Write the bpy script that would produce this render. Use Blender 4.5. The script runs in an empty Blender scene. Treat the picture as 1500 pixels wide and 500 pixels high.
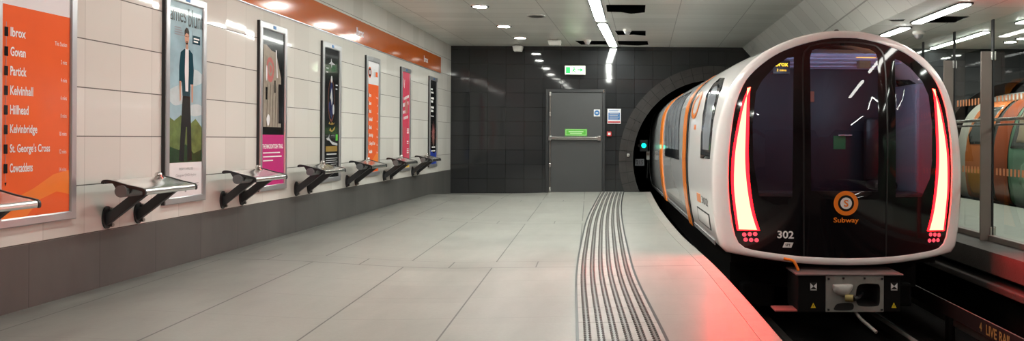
import bpy, bmesh, math, random
from mathutils import Vector, Matrix
from mathutils.geometry import delaunay_2d_cdt
random.seed(7)
SC = bpy.context.scene
COL = SC.collection

# ------------------------------------------------------------------ materials
def nt(m):
    m.use_nodes = True
    return m.node_tree.nodes, m.node_tree.links

def mat(name, col, rough=.5, metal=0., spec=.5, emit=None, estr=0., var=.06, vscale=6., bump=0., bscale=60., coat=0., stretch=None):
    m = bpy.data.materials.new(name)
    N, L = nt(m)
    b = N['Principled BSDF']
    b.inputs['Roughness'].default_value = rough
    b.inputs['Metallic'].default_value = metal
    b.inputs['Specular IOR Level'].default_value = spec
    b.inputs['Coat Weight'].default_value = coat
    b.inputs['Coat Roughness'].default_value = .04
    tc = N.new('ShaderNodeTexCoord')
    src = tc.outputs['Object']
    if stretch:
        mp = N.new('ShaderNodeMapping'); mp.inputs['Scale'].default_value = stretch
        L.new(src, mp.inputs[0]); src = mp.outputs[0]
    no = N.new('ShaderNodeTexNoise'); no.inputs['Scale'].default_value = vscale; no.inputs['Detail'].default_value = 4
    L.new(src, no.inputs['Vector'])
    mx = N.new('ShaderNodeMix'); mx.data_type = 'RGBA'
    mx.inputs['A'].default_value = (*[max(0, c*(1-var)) for c in col], 1)
    mx.inputs['B'].default_value = (*[min(1, c*(1+var)) for c in col], 1)
    L.new(no.outputs['Fac'], mx.inputs['Factor'])
    L.new(mx.outputs['Result'], b.inputs['Base Color'])
    if emit:
        b.inputs['Emission Color'].default_value = (*emit, 1)
        b.inputs['Emission Strength'].default_value = estr
    if bump:
        n2 = N.new('ShaderNodeTexNoise'); n2.inputs['Scale'].default_value = bscale
        L.new(src, n2.inputs['Vector'])
        bp = N.new('ShaderNodeBump'); bp.inputs['Strength'].default_value = bump; bp.inputs['Distance'].default_value = .01
        L.new(n2.outputs['Fac'], bp.inputs['Height']); L.new(bp.outputs[0], b.inputs['Normal'])
    return m

class G:
    """tiny node-math helper"""
    def __init__(s, m):
        s.N, s.L = nt(m); s.b = s.N['Principled BSDF']
        s.tc = s.N.new('ShaderNodeTexCoord')
        sp = s.N.new('ShaderNodeSeparateXYZ'); s.L.new(s.tc.outputs['Object'], sp.inputs[0])
        s.x, s.y, s.z = sp.outputs
    def op(s, o, a, b=None, c=None):
        n = s.N.new('ShaderNodeMath'); n.operation = o
        for i, v in enumerate((a, b, c)):
            if v is None: continue
            if isinstance(v, (int, float)): n.inputs[i].default_value = v
            else: s.L.new(v, n.inputs[i])
        return n.outputs[0]
    def cell(s, v, per, ph):
        return s.op('DIVIDE', s.op('SUBTRACT', v, ph), per)
    def joint(s, v, per, ph, w):                      # 1 on a joint line of width w (metres)
        t = s.op('FRACT', s.cell(v, per, ph))
        d = s.op('MINIMUM', t, s.op('SUBTRACT', 1., t))
        return s.op('LESS_THAN', d, w/per/2)
    def rnd(s, a, b):
        cx = s.N.new('ShaderNodeCombineXYZ'); s.L.new(a, cx.inputs[0]); s.L.new(b, cx.inputs[1])
        w = s.N.new('ShaderNodeTexWhiteNoise'); w.noise_dimensions = '2D'; s.L.new(cx.outputs[0], w.inputs['Vector'])
        return w.outputs['Value'], w.outputs['Color']
    def noise(s, scale, detail=4, vec=None, st=None):
        n = s.N.new('ShaderNodeTexNoise'); n.inputs['Scale'].default_value = scale; n.inputs['Detail'].default_value = detail
        v = vec or s.tc.outputs['Object']
        if st:
            mp = s.N.new('ShaderNodeMapping'); mp.inputs['Scale'].default_value = st; s.L.new(v, mp.inputs[0]); v = mp.outputs[0]
        s.L.new(v, n.inputs['Vector']); return n.outputs['Fac']
    def mix(s, f, a, b):
        n = s.N.new('ShaderNodeMix'); n.data_type = 'RGBA'
        for k, v in (('Factor', f), ('A', a), ('B', b)):
            if isinstance(v, tuple): n.inputs[k].default_value = (*v, 1)
            elif isinstance(v, (int, float)): n.inputs[k].default_value = v
            else: s.L.new(v, n.inputs[k])
        return n.outputs['Result']
    def bump(s, h, strength=.3, dist=.01):
        bp = s.N.new('ShaderNodeBump'); bp.inputs['Strength'].default_value = strength; bp.inputs['Distance'].default_value = dist
        s.L.new(h, bp.inputs['Height']); return bp.outputs[0]
    def set(s, col=None, rough=None, spec=None, normal=None):
        for k, v in (('Base Color', col), ('Roughness', rough), ('Specular IOR Level', spec), ('Normal', normal)):
            if v is None: continue
            if isinstance(v, (int, float)): s.b.inputs[k].default_value = v
            else: s.L.new(v, s.b.inputs[k])

def tilt(g, colr, amt, extra=None):
    """per-tile tiny change of the surface normal so that neighbouring tiles reflect slightly differently"""
    N, L = g.N, g.L
    geo = N.new('ShaderNodeNewGeometry')
    v = N.new('ShaderNodeVectorMath'); v.operation = 'SUBTRACT'; L.new(colr, v.inputs[0]); v.inputs[1].default_value = (.5, .5, .5)
    sc = N.new('ShaderNodeVectorMath'); sc.operation = 'SCALE'; L.new(v.outputs[0], sc.inputs[0]); sc.inputs['Scale'].default_value = amt
    ad = N.new('ShaderNodeVectorMath'); ad.operation = 'ADD'; L.new(geo.outputs['Normal'], ad.inputs[0]); L.new(sc.outputs[0], ad.inputs[1])
    nn = N.new('ShaderNodeVectorMath'); nn.operation = 'NORMALIZE'; L.new(ad.outputs[0], nn.inputs[0])
    return nn.outputs[0]

def m_wall_tile():
    m = bpy.data.materials.new('cream glazed wall tile'); g = G(m)
    jy = g.joint(g.y, .3516, .0346, .0045); jz = g.joint(g.z, .327, 1.145, .0075)
    cy = g.op('FLOOR', g.cell(g.y, .3516, .0346)); cz = g.op('FLOOR', g.cell(g.z, .327, 1.145))
    rv, rc = g.rnd(cy, cz)
    base = g.mix(rv, (.60, .58, .54), (.68, .66, .62))
    c = g.mix(g.op('MULTIPLY', jy, .55), base, (.22, .20, .18))
    c = g.mix(jz, c, (.085, .075, .065))
    g.set(col=c, rough=g.op('ADD', .05, g.op('MULTIPLY', g.op('MAXIMUM', jy, jz), .5)), spec=.5, normal=tilt(g, rc, .012))
    return m

def m_dark_tile():
    m = bpy.data.materials.new('charcoal glazed wall tile'); g = G(m)
    jx = g.joint(g.x, .385, -3.607, .006); jz = g.joint(g.z, .3, .01, .006)
    rv, rc = g.rnd(g.op('FLOOR', g.cell(g.x, .385, -3.607)), g.op('FLOOR', g.cell(g.z, .3, .01)))
    base = g.mix(rv, (.025, .026, .027), (.029, .030, .032))
    c = g.mix(g.op('MAXIMUM', jx, jz), base, (.006, .006, .007))
    n = g.noise(30, 2)
    g.set(col=c, rough=.05, spec=.42, normal=tilt(g, rc, .005))
    return m

def m_floor():
    m = bpy.data.materials.new('grey platform paving'); g = G(m)
    xp = g.op('ADD', g.x, g.op('MULTIPLY', g.y, .045))
    yp = g.op('SUBTRACT', g.y, g.op('MULTIPLY', g.x, .1))
    t = g.op('MULTIPLY', g.op('FRACT', g.cell(yp, 3.42, 6.66)), 3.42)       # metres past the last cross joint
    short = g.op('LESS_THAN', t, .32)
    xs = g.op('ADD', xp, g.op('MULTIPLY', short, .38))
    jx = g.op('MULTIPLY', g.joint(xs, .765, -.855, .011), g.op('LESS_THAN', g.x, -.35))
    jrow = g.op('LESS_THAN', g.op('ABSOLUTE', g.op('SUBTRACT', t, .32)), .004)
    jbig = g.op('LESS_THAN', t, .013)
    jf = g.op('MULTIPLY', g.joint(t, .62, .32, .006), .30)
    rv, rc = g.rnd(g.op('FLOOR', g.cell(xs, .765, -.855)), g.op('FLOOR', g.cell(yp, .62, .3)))
    n1 = g.noise(1.1, 5); n2 = g.noise(45, 3); n3 = g.noise(6, 5, st=(1, .35, 1))
    base = g.mix(g.op('MULTIPLY', g.op('ADD', n1, n3), .5), (.235, .238, .215), (.47, .472, .43))
    base = g.mix(g.op('MULTIPLY', rv, .22), base, (.25, .24, .225))
    base = g.mix(g.op('MULTIPLY', n2, .28), base, (.2, .19, .175))
    wall_dark = g.op('MULTIPLY', g.op('SUBTRACT', -2.0, g.x), .62)              # paving gets darker towards the wall, uneven with noise
    gr = g.N.new('ShaderNodeClamp'); g.L.new(g.op('ADD', wall_dark, g.op('MULTIPLY', g.op('SUBTRACT', n3, .5), .9)), gr.inputs[0])
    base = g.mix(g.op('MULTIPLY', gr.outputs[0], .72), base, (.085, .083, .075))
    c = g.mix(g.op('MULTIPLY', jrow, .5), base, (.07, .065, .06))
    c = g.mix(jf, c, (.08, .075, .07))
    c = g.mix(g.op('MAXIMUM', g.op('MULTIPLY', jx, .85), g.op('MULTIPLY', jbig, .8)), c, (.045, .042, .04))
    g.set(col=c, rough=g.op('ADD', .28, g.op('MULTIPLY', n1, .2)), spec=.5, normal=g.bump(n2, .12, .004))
    return m

def m_skirting():
    m = bpy.data.materials.new('stained grey stone skirting'); g = G(m)
    jy = g.joint(g.y, .61, 5.1, .006)
    rv, rc = g.rnd(g.op('FLOOR', g.cell(g.y, .61, 5.1)), g.op('FLOOR', g.cell(g.z, 9., -1.)))
    n1 = g.noise(2.4, 6, st=(1, 1.6, .35)); n2 = g.noise(18, 4)
    base = g.mix(n1, (.055, .053, .050), (.145, .14, .132))
    base = g.mix(g.op('MULTIPLY', rv, .5), base, (.085, .083, .08))
    base = g.mix(g.op('MULTIPLY', n2, .3), base, (.07, .068, .065))
    c = g.mix(g.op('MULTIPLY', jy, .7), base, (.03, .03, .03))
    g.set(col=c, rough=.38, spec=.4)
    return m

def m_ceiling():
    m = bpy.data.materials.new('satin metal ceiling panels'); g = G(m)
    xs = g.op('ADD', g.x, g.op('MULTIPLY', g.y, -.03))
    jx = g.joint(xs, 1.02, .5, .012); jy = g.joint(g.y, .42, .1, .008)
    rib = g.op('SINE', g.op('MULTIPLY', g.y, 2*math.pi/.21))
    rv, rc = g.rnd(g.op('FLOOR', g.cell(xs, 1.02, .5)), g.op('FLOOR', g.cell(g.y, .42, .1)))
    base = g.mix(rv, (.68, .69, .65), (.78, .79, .75))
    c = g.mix(g.op('MULTIPLY', g.op('MAXIMUM', jx, jy), .6), base, (.14, .14, .13))
    g.set(col=c, rough=.3, spec=.5, normal=tilt(g, rc, .03))
    g.b.inputs['Metallic'].default_value = .1
    return m

def m_glass(name, tint, refl=1.5, rough=.0):
    m = bpy.data.materials.new(name); N, L = nt(m)
    N.remove(N['Principled BSDF'])
    out = N['Material Output']
    tr = N.new('ShaderNodeBsdfTransparent'); tr.inputs[0].default_value = (*tint, 1)
    gl = N.new('ShaderNodeBsdfGlossy'); gl.inputs['Roughness'].default_value = rough; gl.inputs[0].default_value = (1, 1, 1, 1)
    fr = N.new('ShaderNodeFresnel'); ge = N.new('ShaderNodeNewGeometry')
    io = N.new('ShaderNodeMix'); io.inputs[2].default_value = refl; io.inputs[3].default_value = 1/refl      # same reflectance from either face
    L.new(ge.outputs['Backfacing'], io.inputs[0]); L.new(io.outputs[0], fr.inputs[0])
    mx = N.new('ShaderNodeMixShader')
    L.new(fr.outputs[0], mx.inputs[0]); L.new(tr.outputs[0], mx.inputs[1]); L.new(gl.outputs[0], mx.inputs[2])
    L.new(mx.outputs[0], out.inputs[0])
    return m

def emi(name, col, s):
    return mat(name, tuple(min(1, c) for c in col), .4, emit=col, estr=s)

M = dict(
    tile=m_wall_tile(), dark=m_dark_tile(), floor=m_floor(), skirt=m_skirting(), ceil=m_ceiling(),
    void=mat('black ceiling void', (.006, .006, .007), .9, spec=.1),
    coping=mat('pale worn edge coping', (.33, .31, .28), .5, var=.2, vscale=9, bump=.1),
    tact=mat('grey corduroy paver', (.38, .375, .35), .45, var=.22, vscale=7, bump=.1),
    stud=mat('worn steel corduroy stud', (.135, .132, .123), .35, var=.3, vscale=30),
    slabedge=mat('grimy concrete', (.065, .057, .052), .7, var=.3, vscale=5, bump=.3),
    track=mat('sooty track bed', (.006, .0055, .0055), .85, var=.4, vscale=4, bump=.4, spec=.2),
    rail=mat('worn rail steel', (.30, .27, .25), .3, metal=.9, var=.25, vscale=12),
    steel=mat('brushed stainless steel', (.62, .61, .59), .2, metal=1., var=.05, vscale=20, stretch=(40, 1, 40)),
    alu=mat('satin aluminium frame', (.50, .50, .52), .3, metal=.75, var=.05),
    seattube=mat('mid grey painted tube', (.17, .17, .175), .35, var=.1),
    blackm=mat('black painted metal', (.02, .02, .022), .35, var=.2),
    seatarm=mat('dark grey painted steel', (.045, .045, .048), .38, var=.2),
    grey_plas=mat('light grey plastic', (.55, .55, .53), .4),
    white=mat('white plastic', (.78, .77, .74), .4, var=.03),
    orange=mat('orange enamel panel', (.47, .10, .014), .12, var=.05, coat=.4),
    p_orange=mat('orange poster print', (.80, .135, .04), .16, var=.05, coat=.28, spec=.12),
    p_orange2=mat('light orange poster print', (.86, .235, .05), .16, var=.05, coat=.28, spec=.12),
    p_white=mat('white poster print', (.74, .73, .75), .16, var=.02, coat=.28, spec=.12),
    p_grey=mat('grey poster print', (.30, .30, .32), .16, coat=.28, spec=.12),
    p_black=mat('black poster print', (.009, .009, .010), .16, coat=.28, spec=.12),
    p_pink=mat('magenta poster print', (.50, .04, .19), .16, var=.06, coat=.28, spec=.12),
    p_red=mat('raspberry poster print', (.62, .07, .12), .16, var=.12, coat=.28, spec=.12),
    p_yellow=mat('yellow poster print', (.75, .5, .08), .16, coat=.28, spec=.12),
    p_blue=mat('blue poster print', (.03, .06, .36), .16, var=.2, coat=.28, spec=.12),
    p_navy=mat('dark petrol poster print', (.015, .055, .075), .16, var=.1, coat=.28, spec=.12),
    p_skin=mat('skin tone poster print', (.52, .29, .2), .16, coat=.28, spec=.12),
    p_hair=mat('dark brown poster print', (.03, .018, .012), .16, coat=.28, spec=.12),
    p_beige=mat('beige poster print', (.30, .26, .215), .16, var=.25, vscale=18, coat=.28, spec=.12),
    p_rose=mat('dusty rose poster print', (.46, .16, .15), .16, var=.2, vscale=18, coat=.28, spec=.12),
    p_dgreen=mat('dark green poster print', (.02, .05, .02), .16, var=.6, vscale=14, coat=.28, spec=.12),
    p_gold=mat('ochre poster print', (.30, .19, .05), .16, var=.2, coat=.28, spec=.12),
    txt=mat('white lettering', (.80, .79, .78), .4, var=.01),
    txtg=mat('pale grey lettering', (.45, .45, .46), .4, var=.01),
    door=mat('grey painted steel door', (.060, .062, .064), .38, var=.08, vscale=3),
    doorframe=mat('dark grey door frame', (.028, .029, .031), .35),
    green=mat('green safety sign', (.10, .48, .05), .35, var=.03, emit=(.1, .5, .05), estr=.0),
    exitface=emi('lit exit sign face', (.95, 1., .78), .36),
    exitgreen=emi('lit green exit symbol', (.02, .5, .10), .35),
    blue=mat('blue sign', (.03, .16, .42), .35, var=.03),
    signwhite=mat('white sign', (.72, .72, .74), .35, var=.03),
    red=mat('red plastic', (.5, .02, .02), .35),
    yellow=mat('yellow sign', (.85, .62, .03), .4, var=.03),
    lamp=emi('lit lamp diffuser', (.96, 1., .93), 12.),
    lamp2=emi('lit track lamp diffuser', (1., 1., .93), 5.),
    spot=emi('lit downlight lens', (.98, 1., .92), 46.),
    t_white=mat('white train paint', (.90, .87, .86), .2, var=.02, coat=.5),
    t_grey=mat('silver grey train paint', (.44, .44, .445), .26, var=.03, coat=.5),
    t_orange=mat('orange train paint', (.92, .235, .018), .28, var=.03, coat=.3),
    t_black=mat('gloss black front panel', (.006, .005, .006), .06, var=.1, spec=.5),
    t_seam=mat('black rubber seal', (.008, .008, .008), .5, spec=.2),
    t_win=mat('dark tinted side glass', (.02, .022, .026), .05, spec=.6),
    t_winl=mat('grey tinted side pane', (.27, .29, .32), .06, spec=.6),
    under=mat('sooty underframe', (.004, .0035, .0035), .7, spec=.2, var=.4, vscale=6),
    coup=mat('cast grey coupler steel', (.25, .25, .23), .5, var=.2, vscale=14),
    coupd=mat('dark coupler cavity', (.012, .011, .011), .6),
    couptop=mat('scuffed dark steel plate', (.16, .12, .115), .45, var=.2, vscale=12),
    red_hot=emi('lit tail lamp core', (1., .012, .006), 28.),
    red_rim=emi('lit tail lamp edge', (1., .003, .006), 3.),
    red_led=emi('dim tail lamp cell', (.75, .06, .09), .35),
    cab=mat('blue grey cab lining', (.036, .038, .050), .5, var=.1),
    cabl=mat('pale blue cab ceiling', (.45, .55, .75), .5, var=.05),
    cabfill=emi('cab fill glow', (.7, .82, 1.), 6.0),
    amber=emi('lit amber lamp', (1., .42, .05), 1.3),
    ambertext=emi('mirrored amber letters', (1., .6, .03), 1.0),
    siggreen=emi('lit green signal', (.0, .85, .5), 1.),
    glass=m_glass('clear screen glass', (.78, .82, .79), 1.45),
    cabglass=m_glass('smoked windscreen glass', (.42, .43, .48), 1.45),
    bronze=mat('bronze anodised metal', (.23, .19, .17), .4, metal=.3, var=.08),
    dash=mat('orange glass marking', (.70, .30, .14), .6, var=.05),
    floor2=mat('pale far platform paving', (.36, .37, .32), .5, var=.1, vscale=5),
    wall2=mat('grey green wall panels', (.20, .215, .20), .4, var=.06),
    t2cream=mat('cream train paint', (.66, .64, .55), .3, var=.03, coat=.4),
    t2green=mat('green train paint', (.13, .26, .17), .35, var=.1, coat=.4),
    t2orange=mat('orange livery paint', (.66, .19, .05), .3, var=.12, coat=.4),
    t2red=mat('rust red livery paint', (.42, .10, .04), .3, var=.1, coat=.4),
    t2roof=mat('pale grey roof paint', (.46, .46, .44), .4, var=.05),
    t2win=mat('grey train window', (.10, .105, .10), .1, spec=.6),
    t2beige=mat('beige train interior panel', (.36, .28, .19), .4, var=.1),
)

# ------------------------------------------------------------------ mesh builder
class MB:
    def __init__(s): s.v, s.f = [], []
    def add(s, vs, fs):
        o = len(s.v); s.v += [tuple(p) for p in vs]; s.f += [tuple(i+o for i in f) for f in fs]; return s
    def box(s, x0, x1, y0, y1, z0, z1, bev=0.):
        if bev:
            bm = bmesh.new(); bmesh.ops.create_cube(bm, size=1)
            for v in bm.verts:
                v.co = ((x0+x1)/2+v.co.x*(x1-x0), (y0+y1)/2+v.co.y*(y1-y0), (z0+z1)/2+v.co.z*(z1-z0))
            bmesh.ops.bevel(bm, geom=bm.edges[:], offset=min(bev, .49*min(abs(x1-x0), abs(y1-y0), abs(z1-z0))), segments=2, affect='EDGES', profile=.5)
            bm.verts.index_update()
            s.add([v.co[:] for v in bm.verts], [[v.index for v in f.verts] for f in bm.faces]); bm.free(); return s
        return s.add([(x, y, z) for x in (x0, x1) for y in (y0, y1) for z in (z0, z1)],
                     [(0, 1, 3, 2), (4, 6, 7, 5), (0, 4, 5, 1), (2, 3, 7, 6), (0, 2, 6, 4), (1, 5, 7, 3)])
    def tube(s, pts, r, n=10, cap=True):
        pts = [Vector(p) for p in pts]; rings = []
        for i, p in enumerate(pts):
            t = (pts[min(i+1, len(pts)-1)]-pts[max(i-1, 0)]).normalized()
            a = t.cross(Vector((0, 0, 1)))
            if a.length < 1e-3: a = t.cross(Vector((1, 0, 0)))
            a.normalize(); b = t.cross(a)
            rr = r[i] if isinstance(r, (list, tuple)) else r
            rings.append([p+a*rr*math.cos(2*math.pi*k/n)+b*rr*math.sin(2*math.pi*k/n) for k in range(n)])
        vs = [v for q in rings for v in q]; fs = []
        for i in range(len(rings)-1):
            for k in range(n):
                fs.append((i*n+k, i*n+(k+1) % n, (i+1)*n+(k+1) % n, (i+1)*n+k))
        if cap: fs += [tuple(range(n)), tuple(range((len(rings)-1)*n, len(rings)*n))]
        return s.add(vs, fs)
    def loft(s, rings, closed=True, cap=True):
        n = len(rings[0]); vs = [v for q in rings for v in q]; fs = []
        for i in range(len(rings)-1):
            for k in range(n if closed else n-1):
                fs.append((i*n+k, i*n+(k+1) % n, (i+1)*n+(k+1) % n, (i+1)*n+k))
        if cap and closed: fs += [tuple(range(n)), tuple(range((len(rings)-1)*n, len(rings)*n))]
        return s.add(vs, fs)
    def prism(s, poly, fn, a, b):
        """extrude 2-D polygon; fn(p, q, depth) -> xyz"""
        n = len(poly)
        vs = [fn(p, q, a) for p, q in poly]+[fn(p, q, b) for p, q in poly]
        return s.add(vs, [tuple(range(n)), tuple(range(n, 2*n))]+[(k, (k+1) % n, n+(k+1) % n, n+k) for k in range(n)])
    def build(s, name, m, parent=None, smooth=None, solid=0., bevel=0.):
        me = bpy.data.meshes.new(name); me.from_pydata(s.v, [], s.f); me.validate()
        bm = bmesh.new(); bm.from_mesh(me)
        bmesh.ops.remove_doubles(bm, verts=bm.verts, dist=1e-5)
        bmesh.ops.recalc_face_normals(bm, faces=bm.faces); bm.to_mesh(me); bm.free()
        me.materials.append(M[m] if isinstance(m, str) else m)
        o = bpy.data.objects.new(name, me); COL.objects.link(o)
        if parent: o.parent = parent
        if smooth:
            me.polygons.foreach_set('use_smooth', [True]*len(me.polygons))
            me.set_sharp_from_angle(angle=math.radians(smooth))
        if solid:
            md = o.modifiers.new('solid', 'SOLIDIFY'); md.thickness = solid; md.offset = -1
        if bevel:
            md = o.modifiers.new('bev', 'BEVEL'); md.width = bevel; md.segments = 2; md.limit_method = 'ANGLE'
        return o

def inside(p, poly):
    c = False; n = len(poly); x, y = p
    for i in range(n):
        x1, y1 = poly[i]; x2, y2 = poly[i-1]
        if (y1 > y) != (y2 > y) and x < (x2-x1)*(y-y1)/(y2-y1)+x1: c = not c
    return c

def region(outline, holes=(), step=None):
    """filled 2-D region with holes -> (points, triangles)"""
    vs, es = [], []
    for poly in (outline, *holes):
        o = len(vs); n = len(poly); vs += [Vector(p) for p in poly]
        es += [(o+i, o+(i+1) % n) for i in range(n)]
    if step:
        xs = [p[0] for p in outline]; ys = [p[1] for p in outline]
        x = min(xs)+step/2
        while x < max(xs):
            y = min(ys)+step/2
            while y < max(ys):
                if inside((x, y), outline) and not any(inside((x, y), h) for h in holes): vs.append(Vector((x, y)))
                y += step
            x += step
    r = delaunay_2d_cdt(vs, es, [], 0, 1e-6)
    P = [tuple(p) for p in r[0]]; T = []
    for f in r[2]:
        c = (sum(P[i][0] for i in f)/len(f), sum(P[i][1] for i in f)/len(f))
        if inside(c, outline) and not any(inside(c, h) for h in holes): T.append(tuple(f))
    return P, T

_tc = {}
def glyphs(body, bold=0.):
    key = (body, bold)
    if key not in _tc:
        cu = bpy.data.curves.new('t', 'FONT'); cu.body = body; cu.resolution_u = 3; cu.offset = bold
        ob = bpy.data.objects.new('t', cu); COL.objects.link(ob)
        dg = bpy.context.evaluated_depsgraph_get()
        me = bpy.data.meshes.new_from_object(ob.evaluated_get(dg))
        _tc[key] = ([(v.co.x, v.co.y) for v in me.vertices], [tuple(p.vertices) for p in me.polygons])
        bpy.data.objects.remove(ob); bpy.data.curves.remove(cu); bpy.data.meshes.remove(me)
    return _tc[key]

def text(mb, body, x0, y0, x1, y1, fn, bold=0.):
    """lettering fitted to the box x0..x1, y0..y1 of a 2-D frame mapped by fn(p, q); bold swells the strokes"""
    P, F_ = glyphs(body, .022 if bold else 0.)
    ax, bx = min(p[0] for p in P), max(p[0] for p in P); ay, by = min(p[1] for p in P), max(p[1] for p in P)
    return mb.add([fn(x0+(p[0]-ax)/(bx-ax)*(x1-x0), y0+(p[1]-ay)/(by-ay)*(y1-y0)) for p in P], F_)

def catmull(pts, n=6):
    out = []
    for i in range(len(pts)-1):
        p0 = pts[max(i-1, 0)]; p1 = pts[i]; p2 = pts[i+1]; p3 = pts[min(i+2, len(pts)-1)]
        for k in range(n):
            t = k/n
            out.append(tuple(.5*((2*b)+(-a+c)*t+(2*a-5*b+4*c-d)*t*t+(-a+3*b-3*c+d)*t**3) for a, b, c, d in zip(p0, p1, p2, p3)))
    out.append(tuple(pts[-1])); return out

def interp(x, tab):
    if x <= tab[0][0]: return tab[0][1]
    for (a, va), (b, vb) in zip(tab, tab[1:]):
        if x <= b: return va+(vb-va)*(x-a)/(b-a)
    return tab[-1][1]
def sm(t): t = max(0., min(1., t)); return t*t*(3-2*t)

def circ(cx, cy, r, n=28, a0=0., a1=2*math.pi):
    full = abs(a1-a0-2*math.pi) < 1e-6
    return [(cx+r*math.cos(a0+(a1-a0)*k/(n if full else n-1)), cy+r*math.sin(a0+(a1-a0)*k/(n if full else n-1))) for k in range(n)]

def tag(o, label, cat=None, group=None, kind=None):
    if label: o['label'] = label
    if cat: o['category'] = cat
    if group: o['group'] = group
    if kind: o['kind'] = kind
    return o
def empty(name, loc, label, cat, group=None, rz=0.):
    o = bpy.data.objects.new(name, None); COL.objects.link(o); o.location = loc; o.rotation_euler.z = rz
    o.empty_display_size = .1
    return tag(o, label, cat, group)
def structure(o, label=None): return tag(o, label, None, None, 'structure')
def dup(root, loc, label):
    c = root.copy(); COL.objects.link(c); c.location = loc; c['label'] = label
    for ch in list(root.children):
        d = ch.copy(); COL.objects.link(d); d.parent = c
        for g in list(ch.children):
            e = g.copy(); COL.objects.link(e); e.parent = d
    return c

# ------------------------------------------------------------------ the shell
XL, YF, YB, ZC, ZB = -3.607, 15.5, -6.0, 3.09, 2.54
EDGE = [(-6, 1.0), (0, .985), (4.22, .927), (6.37, .87), (7.6, .80), (8.86, .72), (11, .655), (13.8, .61), (15.5, .60)]
edge_s = catmull(EDGE, 6)
def edge(y): return interp(y, edge_s)
def fz(x, y):
    return .10*sm((-1.4-x)/2.0)*(1-sm((y-13.6)/1.8))+.045*sm((y-12)/3.5)*sm((x+2.5)/2)

ys = [YB+.25*i for i in range(int((YF-YB)/.25)+1)]
mb = MB(); nx = 26; rows = []
for y in ys:
    xe = edge(y)-.13
    rows.append([(XL-.05+(xe-XL+.05)*i/nx, y) for i in range(nx+1)])
top = [[(x, y, fz(x, y)) for x, y in r] for r in rows]
n = nx+1
vs = [p for r in top for p in r]; fs = []
for i in range(len(ys)-1):
    for k in range(nx): fs.append((i*n+k, i*n+k+1, (i+1)*n+k+1, (i+1)*n+k))
mb.add(vs, fs)
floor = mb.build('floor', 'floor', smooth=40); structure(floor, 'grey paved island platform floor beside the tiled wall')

mb = MB()      # coping strip: top, face and overhang
rings = []
for y in ys:
    e = edge(y); z = fz(e, y)+.004
    rings.append([(e-.132, y, z-.05), (e-.132, y, z), (e-.012, y, z), (e, y, z-.012), (e, y, z-.09), (e-.06, y, z-.09)])
mb.loft(rings)
structure(mb.build('trim_1', 'coping', smooth=30), 'pale worn coping along the curved platform edge')
mb = MB(); rings = []
for y in ys:
    e = edge(y)-.05
    rings.append([(e-.3, y, -.02), (e-.02, y, -.05), (e, y, -.1), (e, y, -.95), (e-.3, y, -.95)])
mb.loft(rings); structure(mb.build('wall_platform_edge', 'slabedge'), 'dark platform edge wall below the coping')

structure(MB().box(-3.6, 10.2, YB, 30, -1.2, -.85).build('floor_track_bed', 'track'), 'black sooty track bed beside the platform')
structure(MB().box(XL-.3, XL, YB, YF+.4, -.1, ZC+.15).build('wall_left', 'tile'), 'cream tiled wall with posters and perch seats')
structure(MB().box(XL-.02, XL+.006, YB, YF, -.02, .487).build('baseboard_left', 'skirt'), 'stained dark grey stone skirting under the cream tiles')
structure(MB().box(XL-.3, 10.2, YB-.3, YB, -1, ZC+.15).build('wall_back', 'wall2'), 'grey wall at the near end of the station')
structure(MB().box(10.0, 10.3, YB, YF+.4, -1, ZC+.15).build('wall_right', 'wall2'), 'grey wall beyond the far track')

# far wall with two tunnel mouths
PC = (1.9, .72); PR = 1.68
P2C = (8.3, .72)
def mouth(c, r, zb=-.9):
    a = math.asin((zb-c[1])/r)
    return circ(c[0], c[1], r, 56, a, math.pi-a)
P, T = region([(XL-.3, -1), (10.2, -1), (10.2, ZC+.15), (XL-.3, ZC+.15)], [mouth(PC, PR), mouth(P2C, PR)])
mb = MB(); nP = len(P)
mb.add([(p[0], YF, p[1]) for p in P], T); mb.add([(p[0], YF+.35, p[1]) for p in P], T)
for c in (PC, P2C):
    q = mouth(c, PR)
    mb.loft([[(x, YF, z) for x, z in q], [(x, YF+.35, z) for x, z in q]], closed=False, cap=False)
structure(mb.build('wall_far', 'dark'), 'glossy charcoal tiled end wall around door and tunnel mouth')
mtun = mat('sooty tunnel lining', (.010, .010, .011), .6, var=.5, vscale=3, bump=.5, bscale=6)
for i, c in enumerate((PC, P2C)):
    mb = MB(); rr = []
    for y in [YF+.3+1.0*k for k in range(15)]:
        off = .012*(y-YF)**2*(1 if i == 0 else 0)
        rr.append([(x+off, y, z) for x, z in circ(c[0], c[1], PR+.02, 40)])
    mb.loft(rr, cap=False)
    mb.add(rr[-1], [tuple(range(40))])
    structure(mb.build('wall_tunnel', mtun, smooth=60), ['dark tunnel lining behind the train', 'dark tunnel lining on the far track'][i])
mring = mat('dark bronze grey arch tile', (.048, .046, .045), .2, var=.3, vscale=5)
mb = MB(); N_ = 34; a0 = math.asin((-.1-PC[1])/PR)
for k in range(N_):
    for r0, r1 in ((PR, PR+.145), (PR+.15, PR+.295)):
        t0 = a0+(math.pi-2*a0)*k/N_+.0025; t1 = a0+(math.pi-2*a0)*(k+1)/N_-.0025
        q = [(PC[0]+r*math.cos(t), PC[1]+r*math.sin(t)) for r, t in ((r0, t0), (r1, t0), (r1, (t0+t1)/2), (r1, t1), (r0, t1), (r0, (t0+t1)/2))]
        mb.prism(q, lambda p, q_, d: (p, d, q_), YF-.035, YF+.02)
structure(mb.build('trim_2', mring), 'ring of dark arch tiles around the tunnel mouth')

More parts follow.
